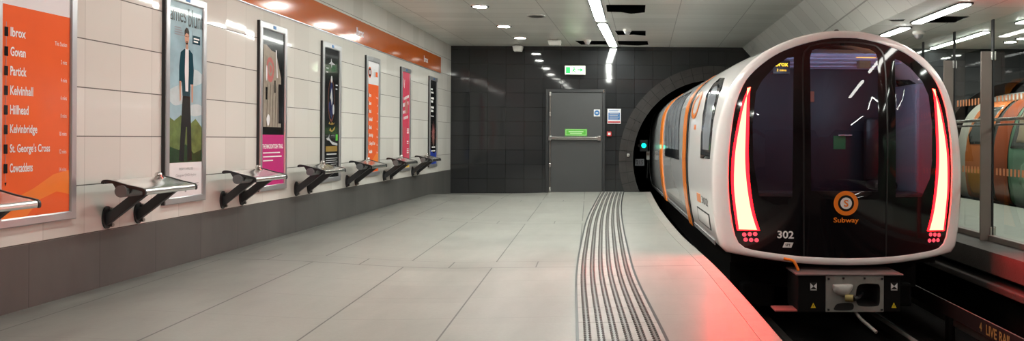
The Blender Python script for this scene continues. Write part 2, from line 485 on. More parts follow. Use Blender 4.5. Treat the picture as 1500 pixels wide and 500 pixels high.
# ceiling with open slots
slotA = [(-.25, 10.67), (.32, 10.66), (.33, 11.34), (.12, 11.47), (-.04, 11.33), (-.25, 11.30)]
slotB = [(-.16, 13.2), (.40, 13.2), (.42, 13.88), (.2, 13.76), (-.1, 13.81)]
slotC = [(-.96, 14.6), (-.35, 14.6), (-.32, 15.24), (-.87, 15.22)]
slotD = [(-.12, 14.58), (.48, 14.58), (.52, 15.2), (.3, 15.34), (-.09, 15.22)]
ceil_poly = [(XL-.1, YB-.1), (2.5, YB-.1), (2.5, YF+.1), (XL-.1, YF+.1)]
def plate(mb, poly, holes, z, t=.008):
    P, T = region(poly, holes)
    mb.add([(p[0], p[1], z) for p in P], T); mb.add([(p[0], p[1], z+t) for p in P], T)
    for h in holes:
        mb.loft([[(x, y, z) for x, y in h], [(x, y, z+t) for x, y in h]], cap=False)
mb = MB(); plate(mb, ceil_poly, [slotA, slotB, slotC, slotD], ZC)
# bulkhead over the track: slope, low soffit, riser, then the far ceiling
slotR = [(3.53, 8.24), (3.86, 8.23), (3.90, 8.71), (3.54, 8.72)]
slotS = [(3.04, 8.50), (3.23, 8.46), (3.26, 8.6), (3.13, 8.63)]
plate(mb, [(3.0, YB-.1), (4.21, YB-.1), (4.21, YF+.1), (3.0, YF+.1)], [slotR, slotS], ZB)
mb.box(4.205, 4.215, YB-.1, YF+.1, ZB, ZC+.1)
mb.add([(2.5, YB-.1, ZC), (3.0, YB-.1, ZB), (3.0, YF+.1, ZB), (2.5, YF+.1, ZC)], [(0, 1, 2, 3)])
plate(mb, [(4.2, YB-.1), (10.2, YB-.1), (10.2, YF+.1), (4.2, YF+.1)], [], ZC)
structure(mb.build('ceiling', 'ceil'), 'pale satin ceiling panels with open dark slots')
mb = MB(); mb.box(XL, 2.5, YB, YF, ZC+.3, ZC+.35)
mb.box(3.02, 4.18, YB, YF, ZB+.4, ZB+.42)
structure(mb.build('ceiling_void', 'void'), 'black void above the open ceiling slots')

# ------------------------------------------------------------------ tactile strip
TL = catmull([(-6, -.10), (0, -.10), (2.5, -.15), (4.2, -.25), (6.2, -.38), (8.2, -.45), (10.6, -.50), (13, -.485), (15.5, -.43)], 6)
TR = catmull([(-6, .42), (0, .42), (2.5, .36), (4.2, .26), (6.2, .115), (8.2, .05), (10.6, .0), (13, -.015), (15.5, .03)], 6)
tl = lambda y: interp(y, TL)
tr = lambda y: interp(y, TR)
root = empty('tactile_strip', (0, 10, 0), 'dark grey ribbed warning strip curving along the platform', 'tactile paving')
mb = MB(); y = -1.0; pitch = .4
while y < 15.45:
    y1 = min(y+pitch-.006, 15.49); rr = []
    for k in range(4):
        yy = y+(y1-y)*k/3; a, b = tl(yy), tr(yy)
        rr.append([(a+(b-a)*j/4, yy-10, fz(a+(b-a)*j/4, yy)+.006) for j in range(5)])
    base = [[(p[0], p[1], p[2]-.03) for p in r] for r in rr]
    mb.loft([r+list(reversed(q)) for r, q in zip(rr, base)])
    y += pitch
mb.build('paver', 'tact', root)
mb = MB(); rib = MB()
for side in (tl, tr):                               # dark joint either side
    pts = []
    yy = -1.0
    while yy < 15.5:
        s_ = side(yy); pts.append([(s_-.009, yy-10, fz(s_, yy)+.004), (s_-.009, yy-10, fz(s_, yy)+.008), (s_+.009, yy-10, fz(s_, yy)+.008), (s_+.009, yy-10, fz(s_, yy)+.004)]); yy += .2
    mb.loft(pts)
mb.build('edge_joint', 'blackm', root)
for j in range(6):
    f = (j+.75)/6.5; pts = []
    yy = -1.0
    while yy < 15.5:
        a, b = tl(yy), tr(yy); c = a+(b-a)*f; z = fz(c, yy)+.004
        pts.append([(c-.012, yy-10, z), (c-.009, yy-10, z+.005), (c+.009, yy-10, z+.005), (c+.012, yy-10, z)]); yy += .2
    rib.loft(pts)
rib.build('rib', 'stud', root, smooth=30)['kind'] = 'stuff'
st = MB()
for j in range(6):
    f = (j+.75)/6.5; yy = 3.7
    while yy < 15.4:
        a, b = tl(yy), tr(yy)
        for dx in (-.0135, .0135):
            c = a+(b-a)*f+dx; z = fz(c, yy)+.006
            q0 = [(c+.010*math.cos(t), yy-10+.010*math.sin(t), z) for t in (0, 1.05, 2.09, 3.14, 4.19, 5.24)]
            q1 = [(c+.007*math.cos(t), yy-10+.007*math.sin(t), z+.008) for t in (0, 1.05, 2.09, 3.14, 4.19, 5.24)]
            st.loft([q0, q1])
        yy += .044
st.build('stud', 'stud', root)['kind'] = 'stuff'

# ------------------------------------------------------------------ wall fascia sign
root = empty('station_fascia', (XL, 8, 2.435), 'long orange enamel station name band above the posters', 'sign')
MB().box(.001, .012, -13.9, 6.6, 0, .31, .003).build('band', 'orange', root)
MB().box(.001, .014, -13.9, 6.61, -.012, -.001).build('lower_trim', 'alu', root)
for yc in (-1.25, 2.1, 5.48):
    text(MB(), 'Ibrox', yc-.14, .095, yc+.14, .205, lambda p, q: (.0145, p, q), bold=.006).build('lettering', 'txt', root)

# ------------------------------------------------------------------ posters
STOPS = ['Ibrox', 'Govan', 'Partick', 'Kelvinhall', 'Hillhead', 'Kelvinbridge', "St. George's Cross", 'Cowcaddens']
TIMES = ['This Station', '2 mins', '4 mins', '6 mins', '8 mins', '10 mins', '12 mins', '14 mins']
PH = 1.70
class Poster:
    def __init__(s, y0, y1, label, sheet, cat='poster'):
        y1 *= .991; s.w = y1-y0
        s.root = empty('poster_case', (XL, (y0+y1)/2, .605), label, cat, 'poster cases along the tiled wall')
        s.root.scale = (.6, 1, 1); w, h = s.w, PH; s.y0 = -w/2
        fn = lambda p, q, d: (d, p, q)
        mb = MB(); o = [(-w/2, 0), (w/2, 0), (w/2, h), (-w/2, h)]; b = .055
        i = [(-w/2+b, b), (w/2-b, b), (w/2-b, h-b-.015), (-w/2+b, h-b-.015)]
        n = 4; rr = []
        for poly, d in ((o, .0), (o, .048), ([(x*(1-.012/w), q+(.006 if q < .5 else -.006)) for x, q in o], .055), ([(x+(-.008 if x < 0 else .008), q+(-.008 if q < .5 else .008)) for x, q in i], .055), (i, .045), (i, .02)):
            rr.append([fn(p, q, d) for p, q in poly])
        mb.loft(rr, cap=False); mb.build('frame', 'alu', s.root)
        MB().box(-.001, .03, -w/2+.01, w/2-.01, .01, h-.01).build('backing', 'blackm', s.root)
        MB().box(.0, .042, -w/2-.006, -w/2, .0, h).build('dark_side_strip', 'blackm', s.root)  # dark strip on the near side of the case only
        MB().box(.05, .062, -.03, .03, h-.052, h-.018, .004).build('lock', 'blue' if cat == 'poster' else 'alu', s.root)
        s.x0, s.x1, s.z0, s.z1 = i[0][0], i[1][0], i[0][1], i[2][1]
        s.k = 0
        s.sheet = MB().box(.03, .034, s.x0, s.x1, s.z0, s.z1).build('sheet', sheet, s.root)
    def fn(s, d=.036): return lambda p, q: (d, s.x0+p*(s.x1-s.x0), s.z0+q*(s.z1-s.z0))      # unit square of the sheet
    def poly(s, name, m, polys):
        s.k += 1; d = .0342+.0003*s.k
        W, H = s.x1-s.x0, s.z1-s.z0
        for q in polys:
            P, T = region(q)
            MB().add([(d, s.x0+a*W, s.z0+b*H) for a, b in P], T).build(name, m, s.sheet)
        return s
    def text(s, name, m, items, bold=0.):
        s.k += 1; f = s.fn(.0342+.0003*s.k)
        for body, a, b, c, d in items: text(MB(), body, a, b, c, d, f, bold).build(name, m, s.sheet)
        return s
def rect(a, b, c, d): return [(a, b), (c, b), (c, d), (a, d)]
def blob(cx, cy, rx, ry, n=20, wob=0.): return [(cx+rx*(1+wob*math.sin(3*t+cx*20))*math.cos(t), cy+ry*(1+wob*math.cos(2*t+cy*9))*math.sin(t)) for t in [2*math.pi*k/n for k in range(n)]]

def route(p):
    p.poly('header', 'p_white', [rect(0, .795, 1, 1)])
    p.poly('roundel_ring', 'p_orange', [blob(.2, .9, .14, .05)])
    p.poly('roundel_band', 'p_black', [blob(.2, .9, .105, .037)])
    p.poly('roundel_disc', 'p_white', [blob(.2, .9, .055, .02)])
    p.poly('header_block', 'p_orange', [rect(.72, .87, .92, .915)])
    p.poly('header_flag', 'txtg', [rect(.56, .865, .70, .915), rect(.56, .925, .62, .935)])
    p.text('roundel_letter', 'p_orange', [('S', .175, .889, .225, .911)])
    p.poly('swoosh', 'p_orange2', [[(0, 0), (1, 0), (1, .17), (.75, .155), (.45, .105), (.2, .075), (0, .07)]])
    p.poly('swoosh_shade', 'p_orange', [[(.35, .0), (1, .0), (1, .07), (.8, .085), (.55, .06)]])
    rows = []; tm = []; mk = []
    for k, (s_, t_) in enumerate(zip(STOPS, TIMES)):
        zc = .695-k*.0725
        wd = .032*len(s_)+.05*(len(s_) < 7)
        rows.append((s_, .115, zc-.017-.007*('y' in s_ or 'g' in s_), .115+wd, zc+.018))
        tm.append((t_, .95-.016*len(t_), zc-.023, .95, zc-.006)); mk.append(rect(.035, zc-.019, .085, zc+.016))
    mk.append([(.045, .135), (.075, .135), (.06, .12)])
    p.poly('line', 'p_grey', [rect(.055, .14, .062, .73)])
    p.poly('stop_marker', 'p_black', mk)
    p.text('stop_name', 'txt', rows, bold=.0025)
    p.text('travel_time', 'txt', tm)

p1 = Poster(4.21, 4.89, 'large orange list of station stops nearest the camera', 'p_orange', 'route board'); route(p1)

p = Poster(5.787, 6.41, 'concert poster of standing man under pale blue sky', mat('cloudy sky print', (.30, .44, .50), .16, var=.45, vscale=5, coat=.28, spec=.12))
p.poly('cloud', mat('pale cloud print', (.48, .56, .58), .16, var=.3, vscale=9, coat=.28, spec=.12), [blob(.7, .62, .32, .05, 24, .15), blob(.25, .52, .3, .05, 24, .15), blob(.8, .45, .3, .03, 24, .1)])
p.poly('meadow', mat('blurred meadow print', (.12, .17, .055), .16, var=.8, vscale=12, coat=.28, spec=.12), [[(0, .2), (1, .2), (1, .36), (.8, .405), (.6, .37), (.35, .42), (.15, .39), (0, .41)]])
p.poly('hedge', 'p_dgreen', [[(0, .175), (1, .175), (1, .24), (.75, .22), (.5, .27), (.3, .24), (0, .26)]])
p.poly('trousers', 'p_black', [[(.40, .53), (.62, .53), (.66, .36), (.69, .185), (.55, .18), (.535, .36), (.50, .36), (.44, .18), (.30, .185), (.35, .36)]])
p.poly('jacket', 'p_navy', [[(.44, .765), (.60, .765), (.70, .745), (.735, .66), (.72, .58), (.63, .585), (.62, .52), (.39, .52), (.37, .59), (.29, .59), (.29, .67), (.33, .745)]])
p.poly('tee_shirt', 'p_white', [[(.47, .77), (.57, .77), (.575, .65), (.56, .545), (.48, .545), (.455, .65)]])
p.poly('skin', 'p_skin', [blob(.515, .825, .066, .036), [(.485, .80), (.55, .80), (.555, .765), (.48, .765)], [(.29, .595), (.35, .595), (.345, .50), (.31, .49)], [(.66, .585), (.72, .585), (.71, .49), (.67, .49)]])
p.poly('hair', 'p_hair', [[(.445, .83), (.45, .862), (.49, .878), (.55, .876), (.585, .858), (.585, .83), (.565, .845), (.5, .85), (.465, .842)]])
p.poly('eye', 'p_hair', [blob(.488, .832, .011, .003, 8), blob(.542, .832, .011, .003, 8), rect(.49, .8055, .54, .808)])
p.poly('lower_panel', 'p_white', [rect(0, 0, 1, .175)])
p.text('headline', 'p_black', [('james', -.05, .872, .49, .978), ('blunt', .56, .885, 1.03, .978)])
p.poly('date_box', 'p_navy', [rect(.69, .80, .93, .845)])
p.poly('date_line', 'txt', [rect(.72, .825, .9, .833), rect(.72, .810, .86, .818)])
p.poly('song_line', 'p_grey', [rect(.14, .83+.012*k, .42-.03*k, .835+.012*k) for k in range(4)])
p.text('venue', 'p_grey', [('FRIDAY 11 APRIL 2025', .30, .135, .72, .148), ('Glasgow OVO Hydro', .2, .098, .82, .116)])
p.poly('small_print', 'p_grey', [rect(.12, .06, .9, .064), rect(.12, .048, .9, .052), rect(.47, .02, .52, .036)])

p = Poster(7.29, 7.95, 'poster with ink drawing above a magenta text panel', 'p_black')
p.poly('drawing_ground', 'p_beige', [rect(.06, .375, .86, .90)])
p.poly('drawing_figure', 'p_rose', [blob(.36, .745, .17, .085, 26, .06)])
p.poly('drawing_petal', 'p_beige', [blob(.36, .75, .10, .05, 22, .1)])
p.poly('drawing_heart', 'p_rose', [blob(.37, .75, .05, .028, 18, .1)])
p.poly('drawing_ink', 'p_black', [[(.20, .9), (.86, .9), (.86, .70), (.74, .78), (.62, .865), (.42, .87)], rect(.16, .55, .24, .63), rect(.55, .60, .60, .68), rect(.74, .40, .86, .66)] + [[(a, .375), (a+.012, .375), (a+.05, .64), (a+.04, .66)] for a in (.2, .33, .45, .58, .68)])
p.poly('drawing_pale', 'p_white', [blob(.28, .42, .07, .035, 16, .1), [(.6, .88), (.64, .88), (.70, .70), (.66, .70)], blob(.2, .72, .03, .05)])
p.poly('text_panel', 'p_pink', [rect(0, 0, 1, .325)])
p.text('title', 'txt', [('THE MACKINTOSH TRAIL', .03, .235, .96, .265)], bold=.002)
p.poly('text_line', 'txt', [rect(.06, .205, .82, .212), rect(.06, .180, .90, .187), rect(.06, .155, .5, .162)])
p.poly('corner_mark', 'txt', [rect(.06, .03, .16, .05), rect(.80, .03, .94, .06)])

p = Poster(8.82, 9.48, 'black poster with oval portrait and ochre script', 'p_black')
p.poly('oval', mat('dim rust poster print', (.12, .045, .035), .16, var=.3, vscale=20, coat=.28, spec=.12), [blob(.48, .60, .22, .17, 30)])
p.poly('oval_ground', 'p_black', [blob(.48, .60, .19, .15, 30)])
p.poly('figure', mat('dim blue poster print', (.03, .035, .10), .16, var=.5, vscale=20, coat=.28, spec=.12), [[(.40, .70), (.46, .74), (.54, .73), (.58, .64), (.60, .50), (.5, .45), (.38, .50), (.42, .6)], blob(.38, .55, .08, .04)])
p.poly('figure_pale', 'txtg', [blob(.49, .765, .055, .028), [(.40, .62), (.5, .70), (.56, .6), (.5, .56), (.46, .6)], blob(.62, .53, .06, .04)])
p.poly('script', 'p_gold', [[(.30, .415), (.36, .435), (.44, .412), (.52, .432), (.62, .42), (.70, .43), (.68, .415), (.52, .408)], [(.34, .365), (.42, .385), (.52, .362), (.62, .38), (.74, .40), (.70, .372), (.52, .352)], rect(.12, .20, .90, .242)])
p.poly('flourish', 'txtg', [[(.14, .305), (.30, .31), (.36, .335), (.34, .305), (.50, .28), (.90, .262), (.90, .245), (.55, .255), (.36, .285), (.2, .29)]])
p.poly('top_mark', 'txtg', [[(.45, .93), (.50, .90), (.72, .885), (.5, .88), (.48, .85), (.44, .88), (.28, .88), (.43, .90)], rect(.12, .84, .28, .85), rect(.12, .81, .25, .82), rect(.76, .72, .9, .73), rect(.76, .69, .88, .70)])
p.poly('ticket_mark', 'green', [rect(.78, .285, .92, .335)])
p.poly('text_line', 'txtg', [rect(.18, .175, .84, .185)] + [rect(.12, .145-.016*k, .9-.05*(k % 2), .150-.016*k) for k in range(7)])

p5 = Poster(10.33, 11.0, 'smaller seeming orange list of stops beyond the black portrait poster', 'p_orange', 'route board'); route(p5)

p = Poster(11.96, 12.60, 'raspberry pink poster with sloping white title and pale yellow foot', 'p_red')
p.poly('title_stroke', 'p_white', [[(.12, .84), (.16, .84), (.22, .93), (.18, .93)], [(.26, .83), (.30, .83), (.36, .92), (.32, .92)], [(.2, .70), (.9, .74), (.9, .77), (.2, .73)], [(.14, .63), (.84, .66), (.84, .70), (.14, .67)], [(.14, .56), (.72, .58), (.72, .61), (.14, .59)], [(.22, .50), (.80, .52), (.80, .55), (.22, .53)]])
p.poly('title_counter', 'p_red', [rect(a, .5, a+.035, .78) for a in (.3, .42, .55, .68)])
p.poly('figure', 'p_rose', [[(.4, .70), (.62, .72), (.8, .66), (.76, .58), (.5, .56), (.36, .62)]])
p.poly('white_line', 'txt', [rect(.66, .40-.02*k, .92, .409-.02*k) for k in range(3)]+[rect(.66, .27-.02*k, .88, .279-.02*k) for k in range(2)]+[rect(.66, .19-.02*k, .9, .199-.02*k) for k in range(3)])
p.poly('sketch', 'p_rose', [[(.2, .2), (.28, .22), (.5, .42), (.44, .43)], [(.12, .33), (.2, .31), (.3, .42), (.22, .43)]])
p.poly('foot', 'p_yellow', [rect(0, 0, 1, .085)])
p.poly('foot_band', 'p_white', [[(0, .03), (1, .05), (1, .065), (0, .045)]])

p = Poster(13.70, 14.42, 'black poster with firework burst, farthest along the wall', 'p_black')
p.poly('title_block', 'txt', [rect(.14, .885, .40, .905), rect(.14, .845, .52, .865), rect(.14, .775, .58, .80), rect(.14, .735, .46, .76), rect(.14, .665, .58, .69), rect(.14, .625, .5, .65), rect(.14, .57, .58, .578)])
cuts = []
for k in range(26):
    t = 2*math.pi*k/26; L_ = .28+.14*((k*7) % 5)/5
    cuts.append([(.52+.02*math.cos(t+1.5), .36+.008*math.sin(t+1.5)), (.52+L_*math.cos(t), .36+.45*L_*math.sin(t)), (.52+.02*math.cos(t-1.5), .36+.008*math.sin(t-1.5))])
p.poly('firework_ray', 'p_rose', cuts)
p.poly('ember', 'p_beige', [[(.5, .36), (.53, .36), (.56, .2), (.5, .2)]])
p.poly('blue_foot', 'p_blue', [[(0, 0), (1, 0), (1, .15), (.6, .13), (.3, .15), (0, .2)]])
p.poly('foot_text', 'txt', [rect(.3, .195, .8, .21), rect(.2, .15, .8, .165)])

# ------------------------------------------------------------------ perch seats
def make_seat(y, label):
    root = empty('perch_seat', (XL, y, .5), label, 'perch seat', 'steel perch seats along the tiled wall')
    prof = catmull([(.105, .325), (.11, .343), (.135, .349), (.185, .342), (.27, .318), (.36, .298), (.392, .286), (.398, .262), (.392, .250)], 4)
    th = .012
    nrm = []
    for i, p in enumerate(prof):
        a = prof[max(i-1, 0)]; b = prof[min(i+1, len(prof)-1)]; d = Vector((b[0]-a[0], b[1]-a[1])).normalized(); nrm.append((d.y, -d.x))
    inner = [(p[0]+n_[0]*th, p[1]+n_[1]*th) for p, n_ in zip(prof, nrm)]
    def strip(y0, y1, grow=0.):
        poly = [(p[0]-n_[0]*grow, p[1]-n_[1]*grow) for p, n_ in zip(prof, nrm)]+list(reversed([(p[0]+n_[0]*grow, p[1]+n_[1]*grow) for p, n_ in zip(inner, nrm)]))
        return MB().loft([[(a, y0, b) for a, b in poly], [(a, y1, b) for a, b in poly]])
    strip(.012, .60).build('seat_plate', 'steel', root, smooth=40)
    for a, b in ((0., .014), (.596, .61)):
        strip(a, b, .004).build('end_rim', 'blackm', root, smooth=40)
    # end web carrying the round torsion tube
    for a in (.016, .585):
        MB().prism([(.165, .335), (.20, .275), (.25, .25), (.29, .262), (.31, .30), (.25, .318)], lambda p, q, d: (p, d, q), a, a+.012).build('end_web', 'seatarm', root)
    MB().tube([(.244, -.014, .276), (.244, .622, .276)], .041, 24).build('torsion_tube', 'seattube', root, smooth=40)
    for ya in (.20, .535):
        arm = MB().prism([(.0, .014), (.0, .096), (.255, .298), (.365, .292), (.345, .284)], lambda p, q, d: (p, d, q), ya-.02, ya+.02).build('arm', 'seatarm', root, bevel=.004)
        MB().prism([(ya+.048*math.cos(t), .078+.08*math.sin(t)) for t in [2*math.pi*k/24 for k in range(24)]], lambda p, q, d: (d, p, q), 0, .012).build('wall_flange', 'blackm', arm)
        for zz in (.132, .022):
            MB().tube([(.010, ya+.026, zz), (.032, ya+.026, zz)], .014, 6).build('bolt', 'rail', arm)
    kb = MB(); kb.loft([[(.175+r*math.cos(2*math.pi*j/16), .50+r*math.sin(2*math.pi*j/16), z) for j in range(16)] for r, z in ((.036, .335), (.036, .345), (.024, .35), (.026, .362), (.022, .376), (.010, .384))])
    kb.build('seat_stud', 'steel', root, smooth=50)
    return root
names = ['steel perch seat below the large orange list of stops, cut by the photo edge',
         'steel perch seat between the large orange list and the concert poster',
         'steel perch seat in front of the magenta panel poster',
         'steel perch seat in front of the black oval portrait poster',
         'steel perch seat below the smaller orange list of stops',
         'steel perch seat below the raspberry pink poster',
         'steel perch seat nearest the dark end wall, below the firework poster']
s0 = make_seat(3.47, names[0])
for k in range(1, 7): dup(s0, (XL, 3.47+1.5*k, .5), names[k])

# ------------------------------------------------------------------ end wall: door, signs
dr = structure(MB().prism([(-1.61, -.02), (-1.61, 2.19), (-.365, 2.19), (-.365, -.02), (-.425, -.02), (-.425, 2.125), (-1.55, 2.125), (-1.55, -.02)], lambda p, q, d: (p, d, q), YF-.045, YF+.01).build('door_1', 'doorframe', bevel=.006), 'grey steel fire door in the dark end wall')
leaf = MB().box(-1.547, -.428, YF-.03, YF-.005, .035, 2.12, .004).build('door_leaf', 'door', dr)
pb = MB().box(-1.50, -.47, YF-.11, YF-.06, 1.135, 1.195, .012).build('push_bar', 'steel', dr)
for x in (-1.545, -.52):
    MB().box(x, x+.06, YF-.115, YF-.025, 1.115, 1.215, .008).build('bar_bracket', 'steel', pb)
rod = MB().tube([(-1.515, YF-.05, .05), (-1.515, YF-.05, 2.09)], .011, 8).build('bolt_rod', 'rail', dr)
for z in (.05, .55, 1.62, 2.04):
    MB().box(-1.535, -1.495, YF-.07, YF-.025, z, z+.09, .006).build('rod_guide', 'steel', rod)
sg = MB().box(-1.205, -.745, YF-.036, YF-.028, 1.215, 1.36).build('alarm_sticker', 'green', dr)
mg = MB()
for a, b, c, d in ((-1.19, 1.228, -.76, 1.236), (-1.19, 1.339, -.76, 1.347), (-1.19, 1.228, -1.182, 1.347), (-.768, 1.228, -.76, 1.347), (-1.13, 1.292, -.82, 1.312), (-1.10, 1.258, -.85, 1.276)):
    mg.box(a, c, YF-.039, YF-.035, b, d)
mg.build('sticker_lines', mat('pale green sign print', (.55, .8, .45), .4), sg)
bs = MB().box(-.605, -.475, YF-.036, YF-.028, 1.625, 1.77).build('blue_sticker', 'signwhite', dr)
MB().prism(circ(-.54, 1.697, .055), lambda p, q, d: (p, d, q), YF-.039, YF-.035).build('sticker_disc', 'blue', bs)
MB().box(-.565, -.515, YF-.042, YF-.038, 1.685, 1.71).build('sticker_symbol', 'signwhite', bs)
MB().box(-1.547, -.428, YF-.025, YF, .0, .04).build('threshold', 'steel', dr)
mb = MB(); mb.tube([(-.40, YF-.05, 2.12), (-.40, YF-.05, 2.18)], .018, 10); mb.build('door_contact', 'steel', dr)

ex = empty('exit_sign', (-1.0, YF, 2.49), 'lit green and white exit sign above the grey door', 'sign')
MB().box(-.215, .215, -.09, -.0, .0, .19, .01).build('housing', 'grey_plas', ex)
fc = MB().box(-.205, .205, -.094, -.088, .012, .178).build('lit_face', 'exitface', ex)
mb = MB()
mb.box(-.19, -.10, -.097, -.093, .03, .16)
mb.box(.145, .155, -.097, -.093, .05, .14)
fnx = lambda p, q, d: (p, d, q)
mb.prism([(.05, .085), (.11, .085), (.11, .055), (.165, .1), (.11, .145), (.11, .115), (.05, .115)], fnx, -.097, -.093)
mb.prism(circ(-.02, .145, .016, 12), fnx, -.097, -.093)
mb.prism([(-.045, .125), (.0, .13), (.02, .10), (.01, .095), (-.005, .11), (-.015, .085), (.012, .06), (.004, .03), (-.008, .03), (-.008, .055), (-.035, .075), (-.06, .04), (-.072, .045), (-.05, .085), (-.035, .115)], fnx, -.097, -.093)
mb.prism([(-.09, .14), (-.06, .14), (-.06, .13), (-.09, .13)], fnx, -.097, -.093)
mb.build('exit_symbols', 'exitgreen', fc)

no = empty('wall_notice', (-.18, YF, 1.63), 'white notice with blue panel and red foot beside the door', 'notice')
pn = MB().box(-.14, .14, -.012, 0, -.155, .155, .003).build('board', 'signwhite', no)
MB().box(-.12, .12, -.015, -.011, -.075, .075).build('blue_panel', 'blue', pn)
MB().box(-.13, .13, -.015, -.011, -.135, -.105).build('red_band', 'red', pn)
mb = MB()
for k in range(4): mb.box(-.10, .10-.02*(k % 2), -.017, -.0145, .045-.035*k, .058-.035*k)
mb.build('notice_lines', 'txtg', pn)
mb = MB()
for k in range(2): mb.box(-.11, .11-.03*k, -.014, -.0115, .125-.02*k, .135-.02*k)
mb.build('heading_lines', 'blue', pn)
cp = empty('fire_call_point', (-.28, YF, 1.26), 'small red fire alarm call point right of the door', 'call point')
MB().box(-.05, .05, -.055, 0, -.05, .05, .01).build('casing', 'red', cp)
MB().box(-.028, .028, -.058, -.052, -.024, .024).build('press_plate', 'signwhite', cp)
pp = empty('junction_box', (.12, YF, .82), 'tiny pale junction box on the tunnel arch tiles', 'junction box')
MB().box(-.025, .025, -.085, -.03, -.03, .03, .008).build('casing', 'grey_plas', pp)
MB().box(-.012, .012, -.09, -.082, -.012, .012).build('cover_screw', 'rail', pp)

# tunnel fittings
sig = empty('signal_lamp', (.46, 16.0, 1.015), 'round green tunnel signal lamp glowing left of the train', 'signal')
MB().box(-.09, .09, -.02, .08, -.13, .13, .02).build('lamp_case', 'blackm', sig)
MB().tube([(0, -.055, 0), (0, -.015, 0)], .065, 20, cap=False).build('hood', 'blackm', sig)
MB().prism(circ(0, 0, .05, 20), lambda p, q, d: (p, d, q), -.03, -.018).build('lens', 'siggreen', sig)
MB().box(-.12, .0, .05, .09, -.03, .03).build('wall_bracket', 'blackm', sig)
pl = empty('number_plate', (.372, 16.0, .652), 'grey tunnel plate reading 215 under the green signal', 'plate')
MB().box(-.10, .10, -.012, 0, -.075, .075, .004).build('plate', mat('grey number plate', (.16, .17, .19), .4), pl)
text(MB(), '215', -.075, -.045, .075, .045, lambda p, q: (p, -.0135, q), .004).build('digits', 'blackm', pl)
MB().box(-.03, .03, -.001, .2, -.02, .02).build('plate_bracket', 'blackm', pl)
bx = empty('tunnel_box', (.56, 16.2, .80), 'small pale equipment box on the tunnel wall', 'equipment box')
MB().box(-.035, .035, -.05, .05, -.1, .1, .012).build('casing', 'grey_plas', bx)
MB().box(-.03, .03, -.054, -.048, .0, .06).build('cover', 'bronze', bx)
MB().tube([(0, .02, -.1), (-.02, .03, -.5)], .01, 6).build('conduit', 'blackm', bx)

# ------------------------------------------------------------------ lamps and ceiling fittings
def strip_light(x0, y0, x1, y1, z, label, w=.15, group='strip lights in the ceiling', lm='lamp'):
    d = Vector((x1-x0, y1-y0)); L_ = d.length; a = math.atan2(-d.x, d.y)
    r = empty('ceiling_strip_light', ((x0+x1)/2, (y0+y1)/2, z), label, 'strip light', group, a)
    h = L_/2
    def rrect(hw, hl, rad):
        out = []
        for cx, cy, t0 in ((hw-rad, hl-rad, 0), (-hw+rad, hl-rad, 90), (-hw+rad, -hl+rad, 180), (hw-rad, -hl+rad, 270)):
            for k in range(6):
                t = math.radians(t0+18*k); out.append((cx+rad*math.cos(t), cy+rad*math.sin(t)))
        return out
    MB().prism(rrect(w/2, h, .04), lambda p, q, d_: (p, q, d_), -.022, .002).build('diffuser', lm, r)
    o, i = rrect(w/2+.022, h+.022, .05), rrect(w/2+.002, h+.002, .042)
    MB().loft([[(p, q, .0) for p, q in o], [(p, q, -.014) for p, q in o], [(p, q, -.014) for p, q in i], [(p, q, .0) for p, q in i]], cap=False).build('bezel', 'blackm', r)
    return r
centre = [(-.354, 12.37, -.203, 15.33), (-.43, 9.05, -.372, 12.02), (-.45, 5.7, -.435, 8.7)]
for k, (a, b, c, d) in enumerate(centre):
    strip_light(a, b, c, d, ZC, 'long ceiling strip light over the platform, %s from the end wall' % ('nearest', 'second', 'third', 'fourth', 'fifth', 'sixth')[k])
for k, (b, d) in enumerate([(8.99, 9.70), (7.41, 8.65), (5.7, 7.0), (4.0, 5.3)]):
    strip_light(3.44, b, 3.425, d, ZB, 'short strip light on the low ceiling over the train track, %s from the end wall' % ('first', 'second', 'third', 'fourth', 'fifth', 'sixth', 'seventh')[k], .12, 'strip lights over the track', 'lamp2')
for k, (b, d) in enumerate([(13.02, 15.4), (9.7, 12.05), (5.5, 8.5), (1.0, 4.0), (-3.5, -.5)]):
    strip_light(6.40, b, 6.44, d, ZC, 'ceiling strip light beyond the glass screen, %s from the end wall' % ('nearest', 'second', 'third', 'fourth', 'fifth')[k], .12, 'strip lights beyond the glass')

def downlight(x, y, label, group='round downlights along the platform'):
    r = empty('downlight', (x, y, ZC), label, 'downlight', group)
    MB().prism(circ(0, 0, .10, 24), lambda p, q, d: (p, q, d), -.012, .002).build('lens', 'spot', r)
    MB().loft([[(p, q, .0) for p, q in circ(0, 0, .135, 24)], [(p, q, -.012) for p, q in circ(0, 0, .13, 24)], [(p, q, -.014) for p, q in circ(0, 0, .104, 24)], [(p, q, 0) for p, q in circ(0, 0, .102, 24)]], cap=False).build('trim_ring', 'steel', r, smooth=40)
ordn = ['nearest', 'second', 'third', 'fourth', 'fifth', 'sixth', 'seventh', 'eighth', 'ninth', 'tenth']
for k, (x, y) in enumerate([(-1.975, 14.175), (-2.057, 12.73), (-2.104, 10.84), (-2.13, 9.1), (-2.15, 7.3), (-2.15, 5.5), (-2.15, 3.7), (-2.15, 1.9), (-2.15, 0.)]):
    downlight(x, y, 'round downlight between wall and strip lights, %s from the end wall' % ordn[k])
for k, (x, y) in enumerate([(7.509, 14.34), (7.49, 13.85)]):
    downlight(x, y, ['round downlight beyond the glass, nearer the end wall', 'round downlight beyond the glass, farther from the end wall'][k], 'downlights beyond the glass')

